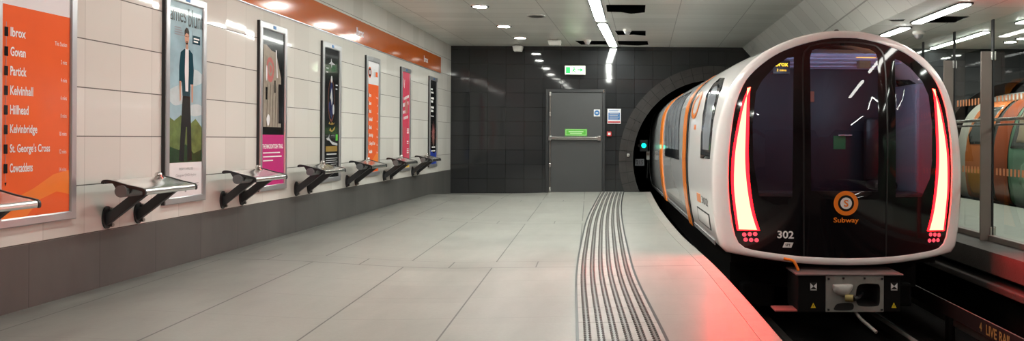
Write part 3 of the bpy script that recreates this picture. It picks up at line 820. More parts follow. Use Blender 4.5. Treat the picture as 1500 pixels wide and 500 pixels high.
def dome_cam(x, y, z, label):
    r = empty('dome_camera', (x, y, z), label, 'camera', 'small ceiling domes')
    MB().loft([[(p, q, zz) for p, q in circ(0, 0, rr, 20)] for rr, zz in ((.075, .0), (.075, -.03), (.06, -.045))]).build('base', 'white', r, smooth=40)
    MB().loft([[(p, q, zz) for p, q in circ(0, 0, rr, 20)] for rr, zz in ((.055, -.044), (.05, -.07), (.035, -.09), (.012, -.1))]).build('dome', 'alu', r, smooth=60)
dome_cam(-.70, 14.45, ZC, 'small ceiling dome beside the open slot, left of the strip light')
dome_cam(.073, 13.05, ZC, 'small ceiling dome beside the open slot, right of the strip light')
dome_cam(3.75, 9.38, ZB, 'small ceiling dome above the glass screen')
for nme, x, y, w, h, lb in (('speaker_box', -1.33, 14.4, .13, .09, 'cream speaker box hanging under the ceiling left of the door'), ('sensor_box', -2.17, 15.25, .10, .11, 'cream sensor box hanging near the dark wall top')):
    r = empty(nme, (x, y, ZC), lb, 'ceiling box')
    MB().loft([[(sx*w*k, sy*.09*k, z) for sx, sy in ((-1, -1), (1, -1), (1, 1), (-1, 1))] for k, z in ((1., -.03), (1., -.05), (.8, -.03-h))]).build('casing', 'white', r, bevel=.006)
    MB().box(-w*.4, w*.4, -.05, .05, -.035, .0).build('mount', 'grey_plas', r)
r = empty('ceiling_vent', (-1.378, 11.655, ZC), 'flat round ceiling plate between two downlights and the strip', 'vent')
MB().loft([[(p, q, z) for p, q in circ(0, 0, rr, 24)] for rr, z in ((.15, 0), (.145, -.012), (.11, -.016))]).build('cover', 'grey_plas', r, smooth=40)
MB().loft([[(p, q, -.0165) for p, q in circ(0, 0, .12, 24)], [(p, q, -.02) for p, q in circ(0, 0, .09, 24)]]).build('slot_ring', 'rail', r)

# ------------------------------------------------------------------ train
TO = (2.165, 7.4, 0.); TA = .028
HALF = [(0, 2.235), (.24, 2.215), (.50, 2.15), (.76, 2.03), (.955, 1.87), (1.10, 1.655), (1.20, 1.35), (1.24, 1.1), (1.26, .87), (1.255, .55), (1.222, .25), (1.18, .06)]
BOT = [(1.18, .06), (1.165, .04), (1.05, .018), (.65, -.03), (.3, -.052), (0, -.058)]
half = catmull(HALF, 5)+catmull(BOT, 4)[1:]
OUT = half+[(-a, b) for a, b in reversed(half[1:-1])]
WH = [(0, 2.153), (.13, 2.15), (.30, 2.118), (.47, 2.072), (.62, 2.012), (.75, 1.932), (.88, 1.82), (.97, 1.70), (1.045, 1.5), (1.087, 1.26), (1.112, .97), (1.112, .66), (1.09, .42), (1.055, .22), (1.02, .135), (.96, .088), (.84, .064), (.45, .028), (0, .016)]
wh = catmull(WH, 4)
WIN = wh+[(-a, b) for a, b in reversed(wh[1:-1])]
CEN = (0, 1.05)
def radial(poly, n=120):
    """resample an outline by direction from CEN"""
    out = []
    for k in range(n):
        t = math.pi/2-2*math.pi*(k+.0)/n; dx, dy = math.cos(t), math.sin(t); best = None
        for i in range(len(poly)):
            x1, y1 = poly[i]; x2, y2 = poly[(i+1) % len(poly)]
            x1 -= CEN[0]; x2 -= CEN[0]; y1 -= CEN[1]; y2 -= CEN[1]
            ex, ey = x2-x1, y2-y1; den = dx*ey-dy*ex
            if abs(den) < 1e-12: continue
            s_ = (x1*ey-y1*ex)/den; u = (x1*dy-y1*dx)/den
            if s_ > 0 and -1e-9 <= u <= 1+1e-9: best = s_ if best is None else max(best, s_)
        out.append((CEN[0]+dx*best, CEN[1]+dy*best))
    return out
RO, RW = radial(OUT), radial(WIN)
def nose(u, v): return .30*(1-(u/1.22)**2)-.09*max(0, v-.9)**2
def F(u, v, off=0.): return (u, -nose(u, v)-off, v)          # local frame: x across, y back along the track, z up
HV = sorted([(b, a) for a, b in half if b >= .06])
def full(k): return .075*sm(k/1.6)
def hw(v, k=2.): return interp(v, HV)+full(k)*math.exp(-((v-1.75)/.45)**2)
def swell(p, k):
    u, v = p
    if v < .3: return p
    s_ = 1 if u >= 0 else -1
    g = full(k)*math.exp(-((v-1.75)/.45)**2)*min(1, abs(u)/.9)
    return (u+s_*g, v+full(k)*.35*max(0, (v-1.9)/.33))

tr_ = empty('subway_train', TO, 'white and black subway train with glowing red tail lights at the platform', 'train', rz=TA)
# bezel (white front ring)
mb = MB()
def lerp(a, b, t): return (a[0]+(b[0]-a[0])*t, a[1]+(b[1]-a[1])*t)
rings = []
for t, off in ((0, .0), (.06, .012), (.4, .018), (.75, .012), (.93, -.006), (1., -.035)):
    rings.append([F(*lerp(a, b, t), off) for a, b in zip(RW, RO)])
rings.append([(u, -nose(u, v)+.10, v) for u, v in RO])
mb.loft(rings, cap=False)
mb.build('front_bezel', 't_white', tr_, smooth=50)
# body shell: white cab part then silver body
def bodyring(k): return [(swell(p, k)[0], k, swell(p, k)[1]) for p in RO]
first = [(u, -nose(u, v)+.10, v) for u, v in RO]
body_k = [.25, .5, .8, 1.1, 1.5, 2.1]
MB().loft([first]+[bodyring(k) for k in body_k], cap=False).build('cab_shell', 't_white', tr_, smooth=50)
MB().loft([bodyring(k) for k in (2.1, 4, 6, 8, 9.8)], cap=False).build('body_shell', 't_grey', tr_, smooth=50)
def second(k):
    return bodyring(k)
MB().loft([bodyring(10.1), bodyring(14), bodyring(16)], cap=True).build('rear_body', 't_grey', tr_, smooth=50)
MB().loft([[(u*.9, k, .05+v*.93) for u, v in RO] for k in (9.7, 10.2)], cap=False).build('gangway', 't_seam', tr_)

def sidepatch(name, m, k0, k1, v0, v1, off=.006, side=-1, parent=None, lean=0., nv=14, th=.02, n_k=3):
    mb = MB(); g = []
    for j in range(nv+1):
        v = v0+(v1-v0)*j/nv
        row = []
        for i in range(n_k+1):
            k = k0+(k1-k0)*i/n_k+lean*(v-.9)
            row.append((side*(hw(v, k)+off), k, v))
        g.append(row)
    n_ = n_k+1
    vs = [p for r in g for p in r]; fs = [(j*n_+i, j*n_+i+1, (j+1)*n_+i+1, (j+1)*n_+i) for j in range(nv) for i in range(n_k)]
    mb.add(vs, fs); mb.add([(p[0]-side*th, p[1], p[2]) for p in vs], fs)
    border = [j*n_ for j in range(nv+1)]+[nv*n_+i for i in range(1, n_)]+[j*n_+n_k for j in range(nv-1, -1, -1)]+[i for i in range(n_k-1, 0, -1)]
    o = len(vs)
    q = [vs[i] for i in border]; q2 = [(p[0]-side*th, p[1], p[2]) for p in q]
    mb.loft([q, q2], cap=False)
    return mb.build(name, m, parent or tr_, smooth=40)
for s_ in (-1, 1):
    # cab side window (leaning quad)
    w_ = MB(); poly = []
    def cabpane(k, v, off): return (s_*(hw(v, k)+off), k, v)
    outer = [(.26, .95), (.95, .94), (1.05, 1.2), (1.22, 1.66), (1.2, 1.80), (1.1, 1.86), (.75, 1.83), (.50, 1.70), (.30, 1.2)]
    inner = [(.36, 1.04), (.80, 1.04), (.92, 1.25), (1.08, 1.66), (1.04, 1.76), (.80, 1.74), (.60, 1.62), (.40, 1.2)]
    for nm, pol, of, mm in (('cab_side_window', outer, .006, 't_win'), ('cab_side_pane', inner, .009, 't_winl')):
        P, T = region(pol, (), .09)
        w_ = MB(); w_.add([cabpane(b, a, of) for b, a in P], T)
        if nm == 'cab_side_window': par = w_.build(nm, mm, tr_, smooth=60, solid=.015)
        else: w_.build(nm, mm, par, smooth=60)
    sidepatch('door_edge', 't_orange', 2.36, 2.70, .04, 2.02, .018, s_, lean=.22)
    sidepatch('door_seal', 't_seam', 2.20, 2.345, .04, 2.05, .012, s_, lean=.22)
    sidepatch('door_edge', 't_orange', 6.2, 6.65, .04, 2.02, .018, s_, lean=.3)
    band = sidepatch('window_band', 't_win', 3.25, 5.6, .86, 1.88, .006, s_, lean=.5)
    for i in range(4):
        sidepatch('window_pane', 't_winl', 3.36+.57*i, 3.78+.57*i, 1.0, 1.85, .010, s_, band, lean=.5, th=.005)
    hb = sidepatch('service_hatch', 't_seam', .42, 1.40, .19, .36, .004, s_, nv=3, th=.006)
    sidepatch('hatch_cover', 't_white', .48, 1.33, .205, .345, .007, s_, hb, nv=3, th=.004)
    sidepatch('unit_mark', 't_orange', 1.02, 1.32, .43, .53, .003, s_, nv=3, th=.004)
    mk = MB(); text(mk, '302', .42, .44, .92, .52, lambda p, q: (s_*(hw(q, p)+.004), (p if s_ > 0 else 1.34-p), q)); mk.build('unit_number', 't_seam', tr_)
    sidepatch('stripe_mark', 't_orange', 1.55, 1.72, 1.27, 1.33, .003, s_, nv=3, th=.004)
    rg = MB(); pts = [(1.85+.34*math.cos(t), 1.58+.17*math.sin(t)) for t in [2*math.pi*k/36 for k in range(36)]]
    pin = [(1.85+.24*math.cos(t), 1.58+.12*math.sin(t)) for t in [2*math.pi*k/36 for k in range(36)]]
    rg.loft([[cabpane(k, v, .005) for k, v in pts], [cabpane(k, v, .007) for k, v in pts], [cabpane(k, v, .007) for k, v in pin], [cabpane(k, v, .005) for k, v in pin]], cap=False)
    rg.build('side_roundel', 't_orange', tr_)
    sidepatch('lower_valance', 't_grey', .35, 9.8, .05, .10, .008, s_, nv=2, th=.01, n_k=12)

# windscreen: gloss black with three openings
PL = [(-.835, .60), (-.53, .60), (-.525, 1.2), (-.50, 1.96), (-.56, 1.955), (-.68, 1.87), (-.80, 1.735), (-.86, 1.62), (-.895, 1.3), (-.89, .95)]
PCN = [(-.355, .66), (.288, .66), (.295, 1.2), (.318, 1.95), (.30, 2.01), (.24, 2.045), (.06, 2.075), (-.10, 2.078), (-.26, 2.055), (-.325, 2.025), (-.345, 1.96), (-.36, 1.2)]
PRT = [(.475, .60), (.76, .60), (.855, .78), (.885, 1.0), (.885, 1.3), (.855, 1.60), (.79, 1.74), (.66, 1.87), (.56, 1.935), (.50, 1.95), (.478, 1.2)]
P, T = region(RW, [PL, PCN, PRT], .075)
ws = MB().add([F(u, v, .002) for u, v in P], T)
ws.build('windscreen_mask', 't_black', tr_, smooth=60, solid=.0)
for nm, pol in (('windscreen_pane', PL), ('end_door_pane', PCN), ('windscreen_pane', PRT)):
    P, T = region(pol, (), .08)
    MB().add([F(u, v, .001) for u, v in P], T).build(nm, 'cabglass', tr_, smooth=60)
# end door outline and wiper, thin seams
def ribbon(pts, wdt, off, name, m, parent=tr_, th=.004):
    mb = MB(); rr = []
    for i, (u, v) in enumerate(pts):
        a = pts[max(i-1, 0)]; b = pts[min(i+1, len(pts)-1)]; d = Vector((b[0]-a[0], b[1]-a[1])).normalized(); n_ = (-d.y*wdt/2, d.x*wdt/2)
        rr.append([F(u-n_[0], v-n_[1], off), F(u-n_[0], v-n_[1], off+th), F(u+n_[0], v+n_[1], off+th), F(u+n_[0], v+n_[1], off)])
    mb.loft(rr); return mb.build(name, m, parent, smooth=40)
dseam = mat('satin black door seam', (.018, .017, .018), .3)
ribbon(catmull([(-.42, .03), (-.425, .8), (-.425, 1.6), (-.41, 1.95), (-.36, 2.05), (-.28, 2.09), (0, 2.112), (.26, 2.09), (.34, 2.05), (.385, 1.95), (.39, 1.6), (.385, .8), (.375, .03)], 6), .016, .002, 'end_door_seal', dseam)
# lamps
def front_patch(pol, off, name, m, parent=tr_, step=.05):
    P, T = region(pol, (), step)
    n_ = len(pol); mb = MB()
    mb.add([F(u, v, off) for u, v in P], T)
    mb.loft([[F(u, v, off) for u, v in pol], [F(u, v, -.004) for u, v in pol]], cap=False)
    return mb.build(name, m, parent, smooth=40)
lo = [(-.925, 1.668), (-.985, 1.52), (-1.045, 1.25), (-1.085, .98), (-1.09, .71), (-1.07, .50), (-1.035, .255)]
li = [(-.825, .262), (-.878, .45), (-.917, .714), (-.933, .982), (-.930, 1.25), (-.922, 1.52), (-.913, 1.66)]
lo_s, li_s = catmull(lo, 5), catmull(li, 5)
core_o = [(u+.016+.012*(1-abs(v-.9)/.9), v) for u, v in lo_s[:-1]]+[(-1.02, .268)]
core_i = [(-.852, .272)]+[(u-.024-.010*(1-abs(v-.9)/.9), v) for u, v in li_s[1:]]
for s_ in (-1, 1):
    pr = [(u*(-s_), v) for u, v in lo_s+li_s]; pcx = [(u*(-s_), v) for u, v in core_o+core_i]
    lamp = front_patch(pr, .004, 'tail_light', 'red_rim')
    front_patch(pcx, .008, 'tail_light_core', 'red_hot', lamp)
    cell = None
    for (a, b) in ((.968, .217), (.918, .224), (.868, .228), (.955, .168), (.905, .168), (.855, .168)):
        c = MB(); q = circ(0, 0, .021, 14)
        c.loft([[F(s_*a+x, b+y, .0) for x, y in q], [F(s_*a+x*.8, b+y*.8, .012) for x, y in q]])
        c.build('lamp_cell', 'red_led', tr_)
# badge and lettering
bc = (-.025, .545)
def fdisc(r, off, name, m, parent=tr_, hole=None):
    mb = MB(); q = circ(bc[0], bc[1], r, 40)
    if hole:
        h = circ(bc[0], bc[1], hole, 40)
        mb.loft([[F(u, v, 0) for u, v in q], [F(u, v, off) for u, v in q], [F(u, v, off) for u, v in h], [F(u, v, 0) for u, v in h]], cap=False)
    else:
        mb.loft([[F(u, v, 0) for u, v in q], [F(u, v, off) for u, v in q]]); 
    return mb.build(name, m, parent)
ringo = fdisc(.118, .007, 'badge_ring', 't_orange', hole=.078)
fdisc(.077, .006, 'badge_band', 't_seam', ringo, hole=.056)
fdisc(.0555, .007, 'badge_disc', 't_white', ringo)
text(MB(), 'S', bc[0]-.022, bc[1]-.034, bc[0]+.022, bc[1]+.034, lambda p, q: F(p, q, .009), .004).build('badge_letter', 't_orange', ringo)
text(MB(), 'Subway', -.145, .345, .100, .408, lambda p, q: F(p, q, .006), .003).build('subway_lettering', 't_orange', tr_)
text(MB(), '302', -.665, .196, -.515, .270, lambda p, q: F(p, q, .006), .005).build('unit_number', 'txt', tr_)
lg = front_patch([(-.617, .108), (-.537, .108), (-.518, .158), (-.598, .158)], .006, 'operator_mark', 'txt')
text(MB(), 'SPT', -.592, .121, -.545, .146, lambda p, q: F(p, q, .008), .002).build('operator_letters', 't_seam', lg)
MB().loft([[(x+.0, y+.10, z) for x, y in circ(0, 0, r_, 12)] for r_, z in ((.035, 2.22), (.03, 2.26), (.018, 2.272))]).build('roof_aerial', 'blackm', tr_, smooth=40)
# cab interior
cabk = .95
bk = MB(); P, T = region([(u*.95, .06+v*.96) for u, v in RO[::3]], ())
bk.add([(u, cabk, v) for u, v in P], T); bh = bk.build('cab_bulkhead', 'cab', tr_)
dr2 = MB().box(-.08, .78, cabk-.03, cabk-.002, .05, 1.95, .008).build('cab_door', mat('dark blue cab door', (.024, .027, .038), .4), tr_)
MB().tube([(.27, cabk-.09, 1.205), (.42, cabk-.09, 1.205), (.42, cabk-.03, 1.205)], .012, 8).build('door_handle', 'steel', dr2)
MB().box(.235, .37, cabk-.038, cabk-.029, 1.05, 1.2).build('door_sign', mat('green cab sign', (.03, .30, .10), .4), dr2)
MB().box(.585, .62, cabk-.05, cabk-.03, 1.14, 1.30, .006).build('latch', 'steel', dr2)
MB().box(-.06, .01, cabk-.05, cabk-.028, 1.58, 1.70, .004).build('cab_notice', mat('faded orange cab notice', (.40, .16, .08), .5), tr_)
ccl = MB()
for i in range(4): ccl.box(-.75, .85, .12+.21*i, .315+.21*i, 2.02-.02*i, 2.035-.02*i)
ccl.build('cab_ceiling', 'cabl', tr_)
for i in range(3): MB().box(-.05, .76, cabk-.02, cabk, 1.955+.075*i, 2.025+.075*i, .004).build('bulkhead_slat', 'cabl', tr_)
MB().box(-.475, -.415, -.12, -.06, 1.35, 1.9, .01).build('cab_fill_light', 'cabfill', tr_)  # pair of added fill lights brightening the cab, hidden behind the mask
MB().box(.395, .445, -.12, -.06, 1.35, 1.9, .01).build('cab_fill_light', 'cabfill', tr_)
MB().box(.36, .54, .44, .56, 2.03, 2.07, .01).build('amber_lamp', 'amber', tr_)
MB().box(.36, .49, .46, .54, 1.92, 2.02, .01).build('lamp_bracket', mat('dull brass bracket', (.3, .24, .12), .35, metal=.5), tr_)
dsp = MB().box(-.60, -.42, .30, .36, 1.84, 1.98, .006).build('sign_reflection', 'blackm', tr_)  # stands in for a platform sign mirrored in the windscreen
text(MB(), 'Ibrox', -.585, 1.915, -.44, 1.965, lambda p, q: (p, .296, q), .003).build('reflection_letters', 'ambertext', dsp)
text(MB(), '2 mins', -.56, 1.865, -.46, 1.89, lambda p, q: (p, .296, q)).build('reflection_time', 'ambertext', dsp)
for s_ in (-1, 1):
    MB().box(s_*.98-.09, s_*.98+.09, .25, .9, .3, 1.75, .03).build('cab_pillar', mat('pale blue cab pillar', (.20, .225, .27), .45), tr_)
MB().box(-.9, .9, -.05, .35, .3, .62, .03).build('cab_desk', 'blackm', tr_)
st_ = MB(); st_.box(.52, .78, .42, .72, .62, .72, .04); st_.box(.52, .78, .70, .80, .7, 1.4, .05)
st_.build('driver_seat', 'blackm', tr_, smooth=40)

# underframe and coupler
uf = MB(); uf.box(-1.0, 1.0, .5, 9.6, -.42, .06); uf.box(-1.05, 1.05, .15, .5, -.1, .05)
uf.box(-.9, -.55, .35, 1.6, -.6, -.35, .03); uf.box(.55, .9, .35, 1.6, -.6, -.35, .03)
ufo = uf.build('underframe', 'under', tr_)
for k in (1.6, 3.2, 7.2, 8.8):
    wq = MB()
    for x in (-.61, .61):
        wq.loft([[(x+dx, k+r_*math.cos(t), -.46+r_*math.sin(t)) for t in [2*math.pi*j/28 for j in range(28)]] for dx, r_ in ((-.05, .30), (.045, .30), (.05, .29))])
    wq.tube([(-.61, k, -.46), (.61, k, -.46)], .07, 12)
    wq.build('wheelset', 'rail', tr_, smooth=40)
yc = -.45
cb = MB().box(-.525, -.262, yc, -.05, -.47, -.122, .01).build('coupler_case', 'under', tr_)
cb2 = MB().box(.285, .45, yc, -.05, -.465, -.122, .01).build('coupler_case', 'under', tr_)
MB().box(-.545, .47, yc-.02, -.06, -.122, -.105, .006).build('coupler_top_plate', 'couptop', tr_)
# grey face plate with a cavity (right) and a cone (left)
cav = catmull([(.02, -.30), (.035, -.225), (.085, -.197), (.20, -.197), (.245, -.215), (.25, -.30), (.245, -.385), (.21, -.41), (.07, -.41), (.03, -.38), (.02, -.30)], 3)[:-1]
P, T = region([(-.262, -.462), (.285, -.462), (.285, -.122), (-.262, -.122)], [cav])
fp = MB(); fp.add([(x, yc-.01, z) for x, z in P], T)
fp.loft([[(x, yc-.01, z) for x, z in ((-.262, -.462), (.285, -.462), (.285, -.122), (-.262, -.122))], [(x, yc+.2, z) for x, z in ((-.262, -.462), (.285, -.462), (.285, -.122), (-.262, -.122))]], cap=False)
fpo = fp.build('coupler_head', 'coup', tr_)
mb = MB(); mb.loft([[(x, yc-.01, z) for x, z in cav], [(.137+(x-.137)*.7, yc+.18, -.3+(z+.3)*.7) for x, z in cav]], cap=False); mb.add([(.137+(x-.137)*.7, yc+.18, -.3+(z+.3)*.7) for x, z in cav], [tuple(range(len(cav)))])
mb.build('coupler_cup', 'coupd', fpo)
f3 = lambda p, q, d: (p, d, q)
lobe = catmull([(-.20, -.205), (-.12, -.20), (-.03, -.20), (-.005, -.225), (-.04, -.285), (-.09, -.312), (-.165, -.29), (-.20, -.25), (-.20, -.205)], 4)[:-1]
lc = (-.1, -.245)
MB().loft([[(x, yc-.008, z) for x, z in lobe], [(lc[0]+(x-lc[0])*.9, yc-.035, lc[1]+(z-lc[1])*.9) for x, z in lobe], [(lc[0]+(x-lc[0])*.6, yc-.05, lc[1]+(z-lc[1])*.6) for x, z in lobe]]).build('coupler_cone', mat('pale cast coupler lobe', (.46, .46, .43), .45, var=.15, vscale=12), fpo, smooth=50)
low = catmull([(-.19, -.435), (-.15, -.385), (-.02, -.38), (.0, -.42), (-.03, -.445), (-.16, -.447), (-.19, -.435)], 4)[:-1]
MB().prism(low, f3, yc-.013, yc-.008).build('coupler_recess', 'coupd', fpo)
MB().tube([(-.085, yc-.03, -.325), (-.02, yc-.06, -.325)], .034, 14).build('centre_pin', mat('brassy yellow pin', (.30, .24, .09), .5, var=.2), fpo, smooth=40)
mb = MB(); mb.tube([(-.02, yc-.06, -.325), (.03, yc-.05, -.32), (.12, yc+.1, -.31)], [.03, .018, .016], 8); mb.build('pin_arm', 'blackm', fpo)
for x, z in ((-.24, -.15), (-.1, -.145), (.1, -.145), (.265, -.15), (-.24, -.44), (.265, -.44)):
    MB().tube([(x, yc-.011, z), (x, yc-.024, z)], .011, 6).build('face_bolt', 'blackm', fpo)
for x in (-.379, .385):
    z = -.222; par = cb if x < 0 else cb2
    sq = MB().box(x-.034, x+.034, yc-.006, yc-.001, z-.038, z+.034).build('marker_plate', mat('black marker plate', (.012, .012, .012), .4), par)
    mb = MB(); f3 = lambda p, q, d: (p, d, q)
    mb.prism([(x-.03, z-.026), (x, z), (x-.03, z+.03)], f3, yc-.009, yc-.005); mb.prism([(x+.03, z-.026), (x, z), (x+.03, z+.03)], f3, yc-.009, yc-.005)
    mb.prism([(x-.03, z-.037), (x+.03, z-.037), (x+.03, z-.031), (x-.03, z-.031)], f3, yc-.009, yc-.005)
    mb.build('marker_bow', 'txt', sq)
    tq = MB().prism([(x-.024, z-.205), (x+.024, z-.205), (x, z-.155)], f3, yc-.006, yc-.001).build('hazard_triangle', 'yellow', par)
    MB().prism([(x-.004, z-.195), (x+.005, z-.185), (x+.001, z-.182), (x+.006, z-.170), (x-.005, z-.183), (x, z-.186)], f3, yc-.009, yc-.005).build('hazard_bolt', 'blackm', tq)
MB().tube(catmull([(-.625, -.30, .012), (-.55, -.32, -.002), (-.525, -.33, -.02), (-.49, -.34, -.095)], 4), .014, 8).build('release_lever', 't_orange', tr_, smooth=60)
stp = MB().box(-.735, -.50, -.44, -.24, -.466, -.45, .004).build('step_plate', mat('red lit step plate', (.32, .09, .08), .5, var=.2), tr_)  # red glow of the tail light is painted into the plate colour
MB().box(-.52, -.50, -.42, -.26, -.45, -.3).build('step_hanger', 'under', stp)
mb = MB(); mb.tube(catmull([(.02, yc+.05, -.45), (.06, yc-.02, -.52), (.10, yc-.12, -.56), (.14, yc-.22, -.60)], 4), .016, 8)
mb.build('coupler_hose', 'coup', tr_, smooth=50)

# rails and track furniture
def railmesh(x, z0, h):
    prof = [(-.05, 0), (.05, 0), (.05, .015), (.012, .03), (.012, h-.035), (.033, h-.025), (.033, h), (-.033, h), (-.033, h-.025), (-.012, h-.035), (-.012, .03), (-.05, .015)]
    mb = MB(); rr = []
    for y in (YB, 0, 4, 7, 10, 15.4, 26):
        xo = x-.028*(y-7.4)
        rr.append([(xo+a, y, z0+b) for a, b in prof])
    return mb.loft(rr)
for x, lb in ((1.555, 'dark running rail beside the platform wall'), (2.74, 'worn running rail between train and glass screen')):
    structure(railmesh(x, -.85, .12).build('trim_rail', 'rail'), lb)
lr = empty('live_rail_guard', (3.2, 7, -.85), 'dark guard board marked LIVE RAIL beside the track', 'guard board')
MB().box(-.02, .0, -12, 8, .29, .43).build('board', mat('dark maroon guard board', (.02, .010, .009), .6, var=.3), lr)
for k in range(11): MB().box(-.012, .05, -10+1.7*k, -9.92+1.7*k, 0, .34).build('support', 'under', lr)
mtx = mat('worn yellow lettering', (.42, .25, .07), .6, var=.3, vscale=30)
for y0 in (.555, 3.2):
    text(MB(), '4', y0-.12, .315, y0-.075, .395, lambda p, q: (-.022, -p, q), .004).build('board_digit', mtx, lr)
    for wd, a, b in (('LIVE', 0, .185), ('RAIL', .225, .42)):
        text(MB(), wd, y0+a, .31, y0+b, .40, lambda p, q: (-.022, -p, q), .004).build('board_lettering', mtx, lr)
MB().box(.03, .09, -12, 8, .2, .29).build('conductor_rail', 'rail', lr)

# ------------------------------------------------------------------ beyond the track: slab, glass screen, second train
mb = MB(); mb.box(3.76, 6.75, YB, YF, -.20, .02, .0)
structure(mb.build('floor_opposite', 'slabedge'), 'concrete slab edge under the glass screen')
structure(MB().box(4.16, 6.75, YB, YF, .02, .026).build('floor_opposite_paving', 'floor2'), 'pale paved platform beyond the glass screen')
structure(MB().box(3.95, 6.6, YB, YF, -1.0, -.19).build('wall_opposite_base', 'track'), 'black wall under the glass screen slab')
structure(MB().box(3.72, 3.96, YB, YF, -.36, -.29, .01).build('trim_ledge', 'slabedge'), 'dark ledge under the slab edge')
structure(MB().box(4.15, 4.25, YB, YF, .02, .085, .008).build('trim_3', 'bronze'), 'bronze bottom rail of the glass screen')
joints = [8.4+.975*k for k in range(-3, 8)]
desc = ['two before the first', 'one before the first', 'first', 'second', 'third', 'fourth', 'fifth', 'sixth', 'seventh', 'eighth', 'ninth', 'tenth', 'eleventh']
for k in range(len(joints)-1):
    y0, y1 = joints[k]+.026, joints[k+1]-.026
    g = empty('glass_panel', (4.2, (y0+y1)/2, .08), 'clear glass pane with orange dashes, %s right of the train counting away' % desc[k], 'glass panel', 'panes of the glass screen')
    h = (y1-y0)/2
    MB().add([(0, -h, 0), (0, h, 0), (0, h, ZB-.085), (0, -h, ZB-.085)], [(0, 1, 2, 3)]).build('pane', 'glass', g)
    mb = MB()
    for z in (1.50, .69):
        yy = -h+.05
        while yy < h-.04:
            mb.box(-.003, -.001, yy, yy+.038, z, z+.078); yy += .077
    mb.build('marking', 'dash', g)['kind'] = 'stuff'
for k, y in enumerate(joints[1:]):
    f = empty('screen_fin', (4.2, y, .02), 'bronze fin of the glass screen, %s right of the train counting away' % (['two before the first', 'one before the first']+desc[2:])[k], 'screen post', 'fins of the glass screen')
    MB().box(-.135, -.012, -.012, .012, 0, 2.15, .003).build('fin', 'bronze', f)
    MB().box(-.008, .008, -.0235, .0235, .066, ZB-.025).build('joint_gasket', 'blackm', f)
    MB().box(-.03, .03, -.022, .022, 2.05, 2.15, .006).build('top_clamp', 'steel', f)
    MB().box(-.03, .04, -.022, .022, .05, .16, .006).build('foot_clamp', 'steel', f)
hr = empty('handrail', (4.32, 10, 1.40), 'slim steel handrail behind the glass screen', 'handrail')
MB().tube([(0, -5, 0), (0, 5.3, 0)], .02, 10).build('rail', 'steel', hr, smooth=50)
MB().tube([(.03, -5, -.06), (.03, 5.3, -.06)], .012, 8).build('lower_rail', 'rail', hr, smooth=50)
for k, y in enumerate(joints[1:]):
    MB().box(-.11, .02, y-10.02, y-9.98, -.015, .005).build('bracket', 'steel', hr)

T2 = (8.22, 6.0, -.02)
t2 = empty('subway_train', T2, 'orange, cream and green train on the far track behind the glass', 'train')
R2 = [(u*1.0, v*.97) for u, v in RO]
def r2(k, s_=1.): return [(u*s_, k, .03+v*s_) for u, v in R2]
upper = lambda k: [(u, k, v+.004) for u, v in R2]
def seg(name, m, k0, k1, s_=1.): return MB().loft([[(u*s_, k, v) for u, v in R2] for k in (k0, (k0+k1)/2, k1)], cap=False).build(name, m, t2, smooth=50)
MB().loft([[(u*.97, k, .02+v*.985) for u, v in R2] for k in (-5, 9.35)]).build('inner_shell', 't2win', t2, smooth=50)
seg('end_ring', 't2cream', 9.02, 9.4)
b1 = seg('orange_body', 't2orange', 8.05, 9.02)
b2 = seg('rust_ring', 't2red', 7.35, 7.86, 1.012)
b3 = seg('green_body', 't2green', -5, 7.35)
HV2 = sorted([(v*.97, u) for v, u in [(b, a) for a, b in half if b >= .06]])
def h2(v): return interp(v, HV2)
def t2patch(name, m, pol, off, parent):
    P, T = region(pol, (), .12); MB().add([(-(h2(v)+off), k, v) for k, v in P], T).build(name, m, parent, smooth=60, solid=.01)
t2patch('cab_window', 't2win', [(8.12, 1.12), (8.86, 1.12), (8.98, 1.3), (8.86, 1.80), (8.5, 1.84), (8.12, 1.84)], .01, b1)
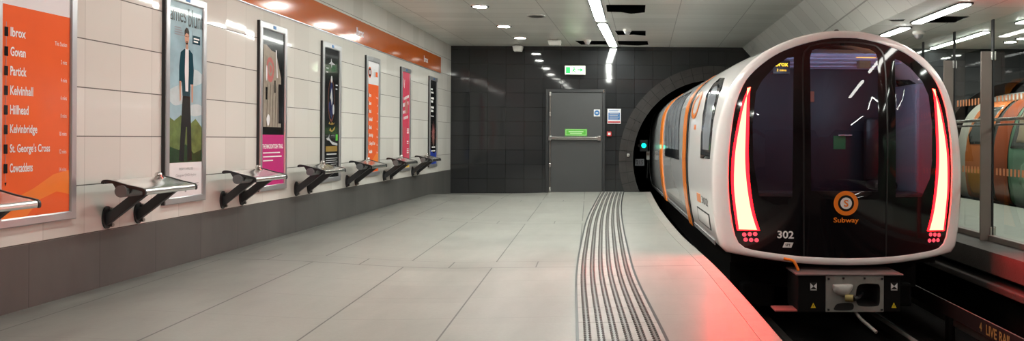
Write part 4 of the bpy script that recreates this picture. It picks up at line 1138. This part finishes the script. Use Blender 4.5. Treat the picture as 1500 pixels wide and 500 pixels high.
t2patch('lower_panel', mat('amber livery paint', (.60, .26, .03), .3, coat=.4), [(8.1, .1), (8.85, .1), (8.95, .35), (8.95, .62), (8.1, .62)], .006, b1)
t2patch('door_window', 't2beige', [(6.78, 1.15), (7.12, 1.15), (7.28, 1.8), (6.95, 1.84)], .012, b3)
t2patch('door_window_frame', 't2win', [(6.70, 1.05), (7.30, 1.05), (7.36, 1.86), (6.72, 1.88)], .008, b3)
t2patch('cab_window', 't2win', [(4.2, 1.0), (6.35, 1.0), (6.55, 1.35), (6.45, 1.82), (4.2, 1.84)], .01, b3)
t2patch('swoosh', mat('pale green livery paint', (.25, .42, .29), .35, coat=.4), [(2, .2), (6.6, .2), (7.0, .45), (6.9, .75), (6.5, 1.0), (5.5, 1.02), (2, 1.02)], .006, b3)
rf = MB()
def top2(k): return [(u*1.004, k, v*1.004) for u, v in R2 if v > 1.93]
tp = sorted(top2(0)); rf.loft([[(u, k, v+.004) for u, _, v in tp] for k in (-5, 9.3)], closed=False, cap=False)
rf.build('roof', 't2roof', t2, smooth=50, solid=.01)
MB().box(-1.0, 1.0, -4.8, 9.2, -.83, .04).build('underframe', 'under', t2)

# ------------------------------------------------------------------ camera, world, view
cam = bpy.data.cameras.new('camera'); co = bpy.data.objects.new('camera', cam); COL.objects.link(co)
cam.sensor_fit = 'HORIZONTAL'; cam.sensor_width = 36.; cam.lens = 36.*1083/1500
cam.shift_x = (750-912)/1500; cam.shift_y = -(250-204.5)/1500
cam.clip_start = .05; cam.clip_end = 100
co.matrix_world = Matrix.Translation((0, 0, 1.145)) @ Matrix.Rotation(math.pi/2, 4, 'X') @ Matrix.Rotation(.006, 4, 'Z')
SC.camera = co
wd = bpy.data.worlds.new('world'); SC.world = wd; wd.use_nodes = True
wd.node_tree.nodes['Background'].inputs[0].default_value = (0, 0, 0, 1)
SC.view_settings.view_transform = 'Standard'; SC.view_settings.look = 'None'
SC.view_settings.gamma = 1; SC.view_settings.exposure = 2.05; SC.view_settings.use_curve_mapping = False
SC.cycles.use_denoising = True
SC.cycles.max_bounces = 10; SC.cycles.transparent_max_bounces = 16
SC.cycles.sample_clamp_indirect = 8
